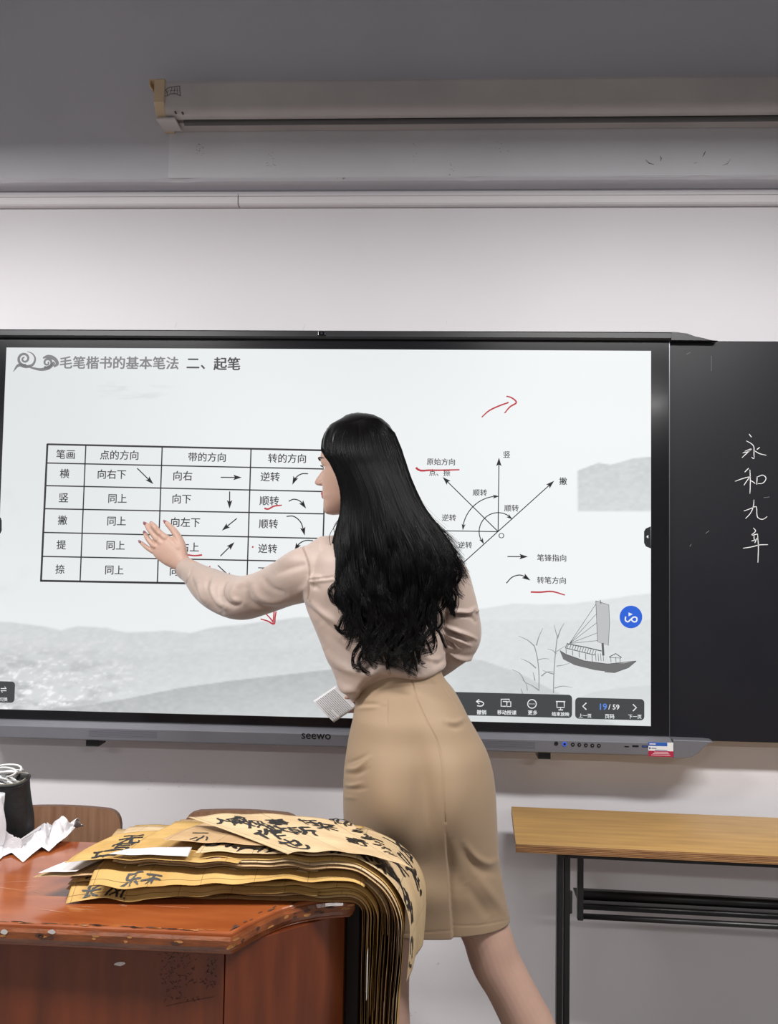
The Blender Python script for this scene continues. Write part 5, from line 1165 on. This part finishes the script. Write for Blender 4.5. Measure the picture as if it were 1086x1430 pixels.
# left sleeve
F_(z7, [(378, 400), (372, 450), (400, 520), (440, 560)], 4.5, -.0055); F_(z7, [(425, 395), (392, 440), (405, 500), (455, 540)], 5, .0050)
F_(z7, [(470, 400), (440, 440), (445, 500), (490, 530), (530, 520)], 4, -.0055); F_(z7, [(560, 410), (505, 440), (490, 490), (540, 520)], 5, .0040)
F_(z7, [(560, 450), (570, 500), (620, 540), (690, 540)], 5, -.0045); F_(z7, [(590, 420), (610, 480), (680, 510), (760, 500)], 6, .0040); F_(z7, [(640, 400), (680, 450), (740, 470)], 5, -.0030)
F_(z7, [(330, 420), (340, 480), (370, 520)], 4, .0035); F_(z7, [(300, 400), (310, 440), (330, 480)], 3, -.0028); F_(z7, [(700, 330), (760, 300), (820, 260)], 7, .0030); F_(z7, [(690, 380), (770, 350), (845, 330)], 6, -.0025); F_(z7, [(800, 470), (845, 430), (858, 380)], 6, .003)
F_(z7, [(302, 345), (288, 372), (270, 428)], 1.3, -.0022, False); F_(z7, [(822, 252), (848, 320), (858, 400), (850, 500)], 1.3, -.0030, False); F_(z7, [(830, 252), (856, 320), (866, 400), (858, 500)], 2.2, .0016, False)
F_(z7, [(862, 408), (900, 402), (968, 394)], 1.2, -.0020, False); F_(z7, [(862, 418), (900, 414), (968, 404)], 2.4, .0016, False)
# back
F_(z2, [(75, 960), (130, 1010), (200, 1080), (260, 1130)], 6, -.0060); F_(z2, [(100, 945), (170, 1010), (250, 1060)], 6, .0035); F_(z2, [(150, 1060), (240, 1150), (340, 1240), (440, 1290)], 7, -.0050); F_(z2, [(180, 1180), (280, 1270), (400, 1300)], 8, .0055)
F_(z2, [(110, 850), (140, 840), (170, 845)], 4, .0030); F_(z2, [(120, 870), (150, 890)], 4, -.003)
F_(z2, [(500, 1300), (560, 1302), (640, 1304), (730, 1280)], 5, .0050); F_(z2, [(640, 1200), (690, 1230), (740, 1225)], 5, .0030); F_(z2, [(690, 1240), (720, 1250), (760, 1215)], 4, -.003); F_(z2, [(230, 1330), (280, 1370), (330, 1380)], 6, .0060)
# right sleeve
F_(z6, [(165, 570), (330, 590), (440, 590), (500, 545)], 2.8, .0060); F_(z6, [(165, 618), (330, 625), (450, 640), (500, 700)], 2.8, -.0060); F_(z6, [(150, 745), (300, 800), (400, 840), (510, 890)], 2.6, .0060); F_(z6, [(150, 780), (260, 830), (350, 870), (420, 930)], 2.4, -.0055)
F_(z6, [(160, 830), (260, 880), (350, 920), (450, 965)], 2.4, .0045); F_(z6, [(170, 900), (230, 950), (300, 1000)], 2.4, -.0055); F_(z6, [(180, 960), (240, 985), (280, 1010)], 2.2, .004); F_(z6, [(190, 1020), (300, 1085), (420, 1105), (520, 1080)], 2.6, .0060); F_(z6, [(200, 1060), (290, 1120), (400, 1145), (500, 1120)], 3, -.0050)
F_(z6, [(270, 920), (290, 970), (330, 1010)], 2.4, .004); F_(z6, [(510, 560), (520, 600)], 3, .004); F_(z6, [(170, 300), (190, 600), (150, 800), (170, 1020)], 2.0, -.006, False)
fold = [(a_, b_ * .85, c_ * 1.7, d_) for a_, b_, c_, d_ in fold]
C = creases(C, N, fold); me.vertices.foreach_set('co', C.astype(np.float32).ravel()); me.update()
me.materials.clear(); me.materials.append(blouse_m); me.name = 'blouse'; me.polygons.foreach_set('use_smooth', np.ones(len(me.polygons), bool))
bl = bpy.data.objects.new('blouse', me); COL.objects.link(bl); ch(bl, woman)

# --- pencil skirt
rowsS = [(926, 510, 612, -.525, .072), (938, 505, 615, -.525, .077), (950, 500, 619.5, -.525, .082), (966, 498, 633, -.53, .088), (985, 495, 645, -.535, .096), (1000, 493, 653, -.54, .102), (1023, 488, 666, -.54, .110), (1050, 483.5, 680, -.545, .116), (1073, 480.6, 687, -.545, .120), (1100, 479.8, 691, -.545, .122), (1134, 479.8, 693, -.545, .120),
         (1165, 482, 694.5, -.545, .114), (1198, 486, 696.5, -.545, .106), (1230, 491, 701.5, -.545, .098), (1252, 495, 705.4, -.54, .094), (1284, 502, 711.5, -.54, .088)]
rs_ = np.array(rowsS, float); NR, NC = 230, 520; yq = np.linspace(926, 1284, NR); cols = [catmull(rs_[:, 0], rs_[:, k_], yq) for k_ in range(1, 5)]
V = np.zeros((NR, NC, 3)); tt = np.linspace(0, 2 * math.pi, NC, endpoint=False); CA, SA = np.cos(tt), np.sin(tt)
for i, y in enumerate(yq):
    l, r, Y, d = [c_[i] for c_ in cols]; a = A3(l, y, Y); b = A3(r, y, Y); c = (a + b) / 2; hw_ = (b - a) / 2
    s = np.sign(SA) * np.abs(SA) ** .88; k_ = np.sign(CA) * np.abs(CA) ** .95
    ring = c[None] + hw_[None] * k_[:, None]; ring[:, 1] += d * s
    back = SA < 0; bulge = math.exp(-((y - 1092) / 62) ** 2)
    lobes = np.exp(-((CA + .40) / .36) ** 2) * .026 + np.exp(-((CA - .46) / .34) ** 2) * .022 - np.exp(-((CA - .06) / .12) ** 2) * .012
    ring[:, 1] -= np.where(back, lobes * bulge * np.abs(SA) ** .5, 0)
    ring[:, 1] += np.where(back, .016 * np.exp(-((CA + .1) / .5) ** 2) * math.exp(-((y - 1185) / 40) ** 2), 0)
    tilt = np.clip((1000 - y) / 50, 0, 1); ring[:, 2] += tilt * (.014 * np.clip(k_ + .1, -1, .5))
    htl = np.clip((y - 1230) / 54, 0, 1); ring[:, 2] += htl * (.004 * np.clip((k_ - .1), -.0, 1))   # hem rises to the right
    V[i] = ring
C = V.reshape(-1, 3)
idx = np.arange(NR * NC).reshape(NR, NC); Fq = np.stack([idx[:-1], np.roll(idx, -1, 1)[:-1], np.roll(idx, -1, 1)[1:], idx[1:]], -1).reshape(-1, 4)
skirt = np_mesh('skirt', C, Fq, skirt_m); N = normals(skirt.data)
if (N[NC * 100 + NC * 3 // 4] @ np.array([0, -1.0, 0])) < 0: N = -N; skirt.data.flip_normals()
sk = lambda x, y: (420 + x / 2.803, 920 + y / 2.803); fold = []
F_(sk, [(430, 60), (450, 150), (495, 250), (540, 340), (555, 420), (560, 560), (566, 640)], 1.2, -.0026, False)
F_(sk, [(222, 165), (290, 130), (430, 104), (560, 96)], 1.0, -.0014, False); F_(sk, [(340, 165), (335, 262)], 1.1, -.0020); F_(sk, [(556, 108), (610, 190)], 1.1, -.0020)
F_(sk, [(168, 432), (215, 430), (270, 385)], 3.0, .0036); F_(sk, [(168, 450), (220, 450), (262, 430)], 3.0, -.0030); F_(sk, [(166, 492), (200, 496), (240, 486)], 2.6, .0030); F_(sk, [(168, 510), (215, 512), (260, 505)], 2.6, -.0024); F_(sk, [(175, 410), (230, 392), (262, 372)], 2.4, -.002); F_(sk, [(165, 540), (215, 545)], 3, .002)
F_(sk, [(640, 720), (690, 780), (740, 800), (776, 785)], 5, .0040); F_(sk, [(640, 760), (700, 830), (770, 840)], 6, -.0035); F_(sk, [(690, 850), (750, 930), (810, 1010)], 7, .0040); F_(sk, [(640, 880), (700, 960), (740, 1020)], 8, -.0035); F_(sk, [(590, 700), (620, 800), (640, 900)], 7, .003)
F_(sk, [(560, 240), (600, 250), (640, 235)], 4, .0030); F_(sk, [(570, 262), (610, 268), (640, 255)], 4, -.0025); F_(sk, [(215, 180), (260, 178), (330, 185)], 3, -.0025); F_(sk, [(215, 195), (270, 190), (330, 180)], 3, .0022)
F_(sk, [(400, 1075), (500, 1070), (590, 1065)], .9, -.0010, False); F_(sk, [(592, 1052), (700, 1045), (818, 1022)], .9, -.0010, False)
C = creases(C, N, fold)
U_, V_ = proj(C); back = N @ np.array([0, -1.0, 0]) > .1
xs_ = np.interp(V_, [1100, 1160, 1228, 1308], [619, 621, 626, 631.4])
m = back & (V_ > 1135); rmp = np.clip((U_ - xs_ + 1.2) / 2.4, 0, 1); dpt = (.0022 * np.clip((V_ - 1135) / 30, 0, 1) + np.clip((V_ - 1160) / 60, 0, 1) * .0065) * rmp * np.exp(-np.clip(U_ - xs_, 0, 200) / np.interp(V_, [1140, 1230], [4, 34]))
C[:, 1] += np.where(m, dpt, 0)
skirt.data.vertices.foreach_set('co', C.astype(np.float32).ravel()); skirt.data.update(); ch(skirt, woman)
sm = skirt.modifiers.new('t', 'SOLIDIFY'); sm.thickness = .0022; sm.offset = -1
# shoes (below the frame): black pumps
shoe_m = mat('shoe_black', (.01, .01, .01), .25, coat=.4)
for (A0, d, zh, nm) in ((AL0, dl, zl_, 'shoe'), (AR0, dr, zr_, 'shoe')):
    side = np.array([-d[1], d[0], 0]); R = []
    for q, w_, z0, z1 in ((-.045, .018, .055, .085), (-.03, .029, .045, .09), (0, .032, .035, .075), (.05, .034, .012, .055), (.10, .037, .001, .048), (.14, .033, .001, .038), (.17, .020, .001, .025), (.19, .006, .004, .012)):
        c = A0 + d * q + np.array([0, 0, (z0 + z1) / 2]); R.append(ering(c, side * w_, np.array([0, 0, (z1 - z0) / 2]), 20, .8))
    sh = wch(MB().rings(R), nm, shoe_m, smooth=True)
    wch(MB().tube([A0 + d * -.03 + [0, 0, .055], A0 + d * -.034 + [0, 0, .0]], [.012, .006], 12), 'heel', shoe_m, sh, smooth=True)

# --- printed note held in the right hand
q4 = [A3(437, 979, -.372), A3(465, 960, -.366), A3(497, 985, -.372), A3(466, 1009, -.378)]
nA, nB, nD = q4[0], q4[1], q4[3]
note_m = mat('note_paper', (.80, .80, .82), .6)
n_ = np.cross(nB - nA, nD - nA); n_ /= np.linalg.norm(n_); n_ = n_ if n_ @ (CAM - nA) > 0 else -n_
NXn, NYn = 12, 12; uu, vv = np.meshgrid(np.linspace(0, 1, NXn), np.linspace(0, 1, NYn)); e1 = nD - nA; e2_ = nB - nA
def noteS(u, v): u = np.asarray(u)[..., None]; v = np.asarray(v)[..., None]; return nA + e1 * u + e2_ * v * 1.0 + n_ * (.004 * np.sin(u * 3.1) * (1 - v))
idx = np.arange(NXn * NYn).reshape(NYn, NXn)
# the sheet continues to the hand behind the waist
note = np_mesh('printed_note', noteS(uu * 1.0, vv * 1.15).reshape(-1, 3), np.stack([idx[:-1, :-1], idx[:-1, 1:], idx[1:, 1:], idx[1:, :-1]], -1).reshape(-1, 4), note_m)
sm = note.modifiers.new('t', 'SOLIDIFY'); sm.thickness = .0004
tag(note, 'small white printed note with tiny lines of text held at her waist', 'note')
pr = MB(); rn = random.Random(8)
for i in range(13):
    v0 = .08 + i * .072; u0 = .06
    while u0 < .93:
        w_ = rn.uniform(.015, .05); a = noteS(u0, v0) + n_ * .0005; b = noteS(min(u0 + w_, .95), v0) + n_ * .0005; c = noteS(min(u0 + w_, .95), v0 + .026) + n_ * .0005; d_ = noteS(u0, v0 + .026) + n_ * .0005
        if not (i == 3 and u0 > .6): pr.add([a, b, c, d_], [(0, 1, 2, 3)])
        u0 += w_ + .014
o = pr.build('printed_lines', mat('print_ink', (.12, .12, .16), .7), note); o['kind'] = 'stuff'

# --- long black hair
gl_ = [(577, 494, 506), (580, 484, 524), (586, 474, 536), (594, 460, 545), (604, 453, 551), (616, 449, 556), (628, 448, 561), (638, 451, 564), (646, 457, 567), (656, 462, 570), (668, 468, 574), (685, 474, 581), (700, 476, 588), (715, 475, 597), (732, 471, 609), (750, 467, 622), (768, 464, 634), (785, 463, 641), (805, 462, 643), (825, 462, 640), (845, 468, 630), (865, 474, 624), (885, 480, 616), (905, 490, 608), (920, 500, 600), (940, 512, 592)]
G = np.array(gl_, float)
def hairL(y): return np.interp(y, G[:, 0], G[:, 1])
def hairR(y): return np.interp(y, G[:, 0], G[:, 2])
def hairY(y):                                   # depth of the sheet of hair centre, and half thickness
    return catmull([577, 640, 700, 760, 850, 930], [-.465, -.474, -.505, -.539, -.585, -.60], y), catmull([577, 582, 590, 600, 620, 645, 700, 760, 850, 930], [.010, .036, .058, .074, .090, .097, .088, .075, .045, .018], y)
R = []
for y in list(np.linspace(577.5, 600, 9)) + list(np.linspace(606, 888, 42)):
    Yc_, T_ = hairY(y); sh = np.interp(y, [577, 700, 800, 888], [1.0, 1.5, 7, 40]); l, r = hairL(y) + sh, hairR(y) - sh; a = A3(l, y, Yc_); b = A3(r, y, Yc_); c = (a + b) / 2
    if y < 735: back_ = T_ * .95
    else: back_ = T_ * .5
    ring = []
    for t_ in np.linspace(0, 2 * math.pi, 64, endpoint=False):
        ca, sa = math.cos(t_), math.sin(t_); p = c + (b - a) / 2 * ca
        if sa < 0: p[1] += T_ * .93 * -abs(sa) ** .9 * (1 if y > 700 else 1)
        else: p[1] += back_ * abs(sa) ** .9
        if y > 600: p[1] += .003 * math.sin(t_ * 17 + y * .03) * (1 if sa < 0 else 0)
        ring.append(p)
    R.append(ring)
hair = wch(MB().rings(R), 'hair', hair_m, smooth=True)
# keep the face side open: pull the base volume back from the face
hv = np.array([tuple(v.co) for v in hair.data.vertices]); rel = hv - HCn; f_, l_, z_ = rel @ Fv, rel @ Lv, rel @ Uv + .12
# strands
rng = np.random.RandomState(11)
NSD, NP = 6500, 40
V_all = []; F_all = []; base = 0
s01 = rng.rand(NSD)
tri = np.array([0, 2.094, 4.189])
for k in range(NSD):
    s = rng.rand(); layer_ = rng.rand()
    clump = (math.floor(s * 22) + .5) / 22; 
    y0 = 577.5 + 9 * rng.rand() ** 1.5 
    edge = 2 * abs(s - .5)
    yend = np.interp(s, [0, .08, .2, .35, .5, .65, .8, .92, 1], [868, 902, 918, 930, 922, 934, 920, 850, 832]) + 9 * math.sin(clump * 77) + rng.normal() * 6 - 30 - 60 * (rng.rand() < .45) * rng.rand()
    yy = y0 + (yend - y0) * np.linspace(0, 1, NP) ** 1.55
    # crown: hair leaves the parting and spreads over the skull
    spread = np.clip((yy - y0) / 26, 0, 1); sp_ = .5 + (s - .5) * np.sqrt(np.clip(spread, 0, 1)) * 1.0
    part = np.interp(s, [0, 1], [478, 522])
    l, r = hairL(yy), hairR(yy)
    tight = np.clip((yy - 790) / 110, 0, 1)
    se = s * (1 - .72 * tight) + clump * .72 * tight
    x = l + (r - l) * se
    x = part * (1 - spread ** .6) * (yy < y0 + 27) + x * np.where(yy < y0 + 27, spread ** .6, 1)
    x = np.clip(x, l, r)
    ph = clump * 37 + (.30 + .5 * (layer_ > .7)) * rng.normal(); w_ = np.clip((yy - 690) / 190, 0, 1) ** 1.5
    fr_ = 2 * math.pi / (74 + 16 * math.sin(clump * 91))
    x = x + w_ * (5.6 * np.sin(yy * fr_ + ph) + 2.0 * np.sin(yy * fr_ * 2.3 + ph * 2)) + rng.normal() * 1.3 * np.clip((yy - 640) / 200, 0, 1)
    curl = np.clip((yy - (yend - 46)) / 46, 0, 1) ** 2
    x = x + curl * 13 * math.sin(clump * 53 + .5 * rng.normal()) * (1 if s > .12 else 1)
    if s > .86: x = x + 0
    yy2 = yy - curl * 7 * abs(math.sin(clump * 29))
    Yc_, T_ = hairY(yy); u = 2 * np.clip((x - l) / (r - l + 1e-6), 0, 1) - 1
    prof_ = np.sqrt(np.clip(1 - u * u, 0, 1)); dep = .93 + .14 * layer_ - .05 * (w_ * (math.sin(ph * 3)))
    Y = Yc_ - T_ * prof_ * dep - .004 - .007 * w_ * np.sin(yy * fr_ + ph + 1.2)
    pts = np.array([P(a, b, c) for a, b, c in zip(x, yy2, Y)])
    t_ = np.gradient(pts, axis=0); t_ /= np.linalg.norm(t_, axis=1)[:, None] + 1e-9
    vd = CAM - pts; vd /= np.linalg.norm(vd, axis=1)[:, None]; sd = np.cross(t_, vd); sd /= np.linalg.norm(sd, axis=1)[:, None] + 1e-9; nn = np.cross(sd, t_)
    rad = .00062 * (1 - .75 * np.linspace(0, 1, NP) ** 3) * (.7 + .6 * rng.rand())
    if rng.rand() < .06: rad = rad * 1.8
    ringv = pts[:, None] + (np.cos(tri + .5)[None, :, None] * sd[:, None] + np.sin(tri + .5)[None, :, None] * nn[:, None]) * rad[:, None, None]
    V_all.append(ringv.reshape(-1, 3)); i0 = base + np.arange(NP - 1)[:, None] * 3; j = np.arange(3)[None]; j2 = (j + 1) % 3
    F_all.append(np.stack([i0 + j, i0 + j2, i0 + 3 + j2, i0 + 3 + j], -1).reshape(-1, 4)); base += NP * 3
st = np_mesh('hair_strands', np.concatenate(V_all), np.concatenate(F_all), hair_m, smooth=True); st.parent = hair; st.matrix_parent_inverse = Matrix.Translation(-woman.location); st['kind'] = 'stuff'
# loose locks at the tips and along the outline
V_all = []; F_all = []; base = 0
z2 = lambda x, y: (400 + x / 3.403, 560 + y / 3.403)
locks = [([(300, 1000), (262, 1040), (250, 1090), (290, 1110), (320, 1098)], -.60), ([(330, 1010), (300, 1080), (262, 1100), (232, 1072)], -.60), ([(370, 1060), (350, 1150), (318, 1210), (322, 1262), (350, 1270)], -.61), ([(400, 1080), (400, 1150), (355, 1200), (340, 1240), (362, 1284), (392, 1300)], -.61),
         ([(420, 1090), (425, 1160), (390, 1220), (405, 1262)], -.61), ([(480, 1130), (500, 1200), (478, 1240), (484, 1280)], -.61), ([(540, 1120), (530, 1200), (500, 1250), (520, 1262)], -.61), ([(590, 1110), (570, 1160), (545, 1210), (575, 1232), (600, 1215)], -.61), ([(630, 1080), (650, 1150), (628, 1200), (640, 1245), (655, 1248)], -.61),
         ([(650, 1030), (690, 1090), (700, 1130), (672, 1160)], -.60), ([(690, 960), (730, 1000), (735, 1060), (690, 1110)], -.59), ([(760, 830), (800, 870), (815, 915), (838, 932)], -.57), ([(740, 800), (780, 850), (775, 910), (760, 950)], -.58), ([(790, 760), (825, 800), (820, 850), (790, 880)], -.56), ([(720, 900), (760, 930), (745, 980), (705, 1010)], -.59),
         ([(250, 560), (225, 600), (232, 640)], -.53), ([(238, 580), (205, 650), (215, 700)], -.54), ([(240, 860), (205, 900), (225, 950), (270, 960)], -.59), ([(245, 880), (230, 930), (260, 985), (310, 990)], -.59), ([(200, 165), (192, 128), (215, 126)], -.42), ([(330, 60), (355, 60), (380, 72)], -.47), ([(300, 66), (340, 56), (372, 70)], -.46)]
for i in range(38):                             # separate curly ends
    fr = (i + .5) / 38; xr_ = 482 + 128 * fr + rng.normal() * 3; ye = np.interp(fr, [0, .15, .5, .8, 1], [898, 918, 926, 934, 912]) + rng.normal() * 7; am = 6 + 6 * rng.rand(); p0 = rng.rand() * 6.28
    ys_ = np.linspace(835 + 20 * rng.rand(), ye, 7); xs__ = xr_ - (xr_ - 545) * .12 * (ys_ - 835) / 90 + am * np.sin(p0 + (ys_ - 835) / 13.5) * np.clip((ys_ - 835) / 50, .2, 1.3); xs__[-1] += rng.choice([-9, 9]); ys_[-1] -= 5
    locks.append(([((a - 400) * 3.403, (b - 560) * 3.403) for a, b in zip(xs__, ys_)], -.632))
for i in range(10):
    xr_ = 622 + 14 * rng.rand(); ys_ = np.linspace(800, 838 + 22 * rng.rand(), 6); locks.append(([((a - 400) * 3.403, (b - 560) * 3.403) for a, b in zip(xr_ + 5 * np.sin(i + ys_ / 9), ys_)], -.58))
for pts_, Y in locks:
    nn_ = 22 if len(pts_) > 3 and pts_[0][1] > 700 else 2
    for i in range(nn_):
        j1, j2_ = rng.normal(size=2) * (4.6 if nn_ > 2 else 1); g_ = rng.normal() * 5
        q = smooth_path(np.array([(*z2(a + j1 + g_ * n1_ * .5, b + j2_ * 1.5 + g_ * n1_), 0) for n1_, (a, b) in zip(np.linspace(0, 1, len(pts_)), pts_)]), 22)[:, :2]
        pp = np.array([P(a, b, Y - .004 - .004 * rng.rand()) for a, b in q]); n_p = len(pp)
        t_ = np.gradient(pp, axis=0); t_ /= np.linalg.norm(t_, axis=1)[:, None] + 1e-9; vd = CAM - pp; vd /= np.linalg.norm(vd, axis=1)[:, None]; sd = np.cross(t_, vd); sd /= np.linalg.norm(sd, axis=1)[:, None]; nn = np.cross(sd, t_)
        rad = np.linspace(.0008, .0003, n_p); ringv = pp[:, None] + (np.cos(tri + .5)[None, :, None] * sd[:, None] + np.sin(tri + .5)[None, :, None] * nn[:, None]) * rad[:, None, None]
        V_all.append(ringv.reshape(-1, 3)); i0 = base + np.arange(n_p - 1)[:, None] * 3; j = np.arange(3)[None]; jj = (j + 1) % 3
        F_all.append(np.stack([i0 + j, i0 + jj, i0 + 3 + jj, i0 + 3 + j], -1).reshape(-1, 4)); base += n_p * 3
lk = np_mesh('hair_wisps', np.concatenate(V_all), np.concatenate(F_all), hair_m, smooth=True); lk.parent = hair; lk.matrix_parent_inverse = Matrix.Translation(-woman.location); lk['kind'] = 'stuff'
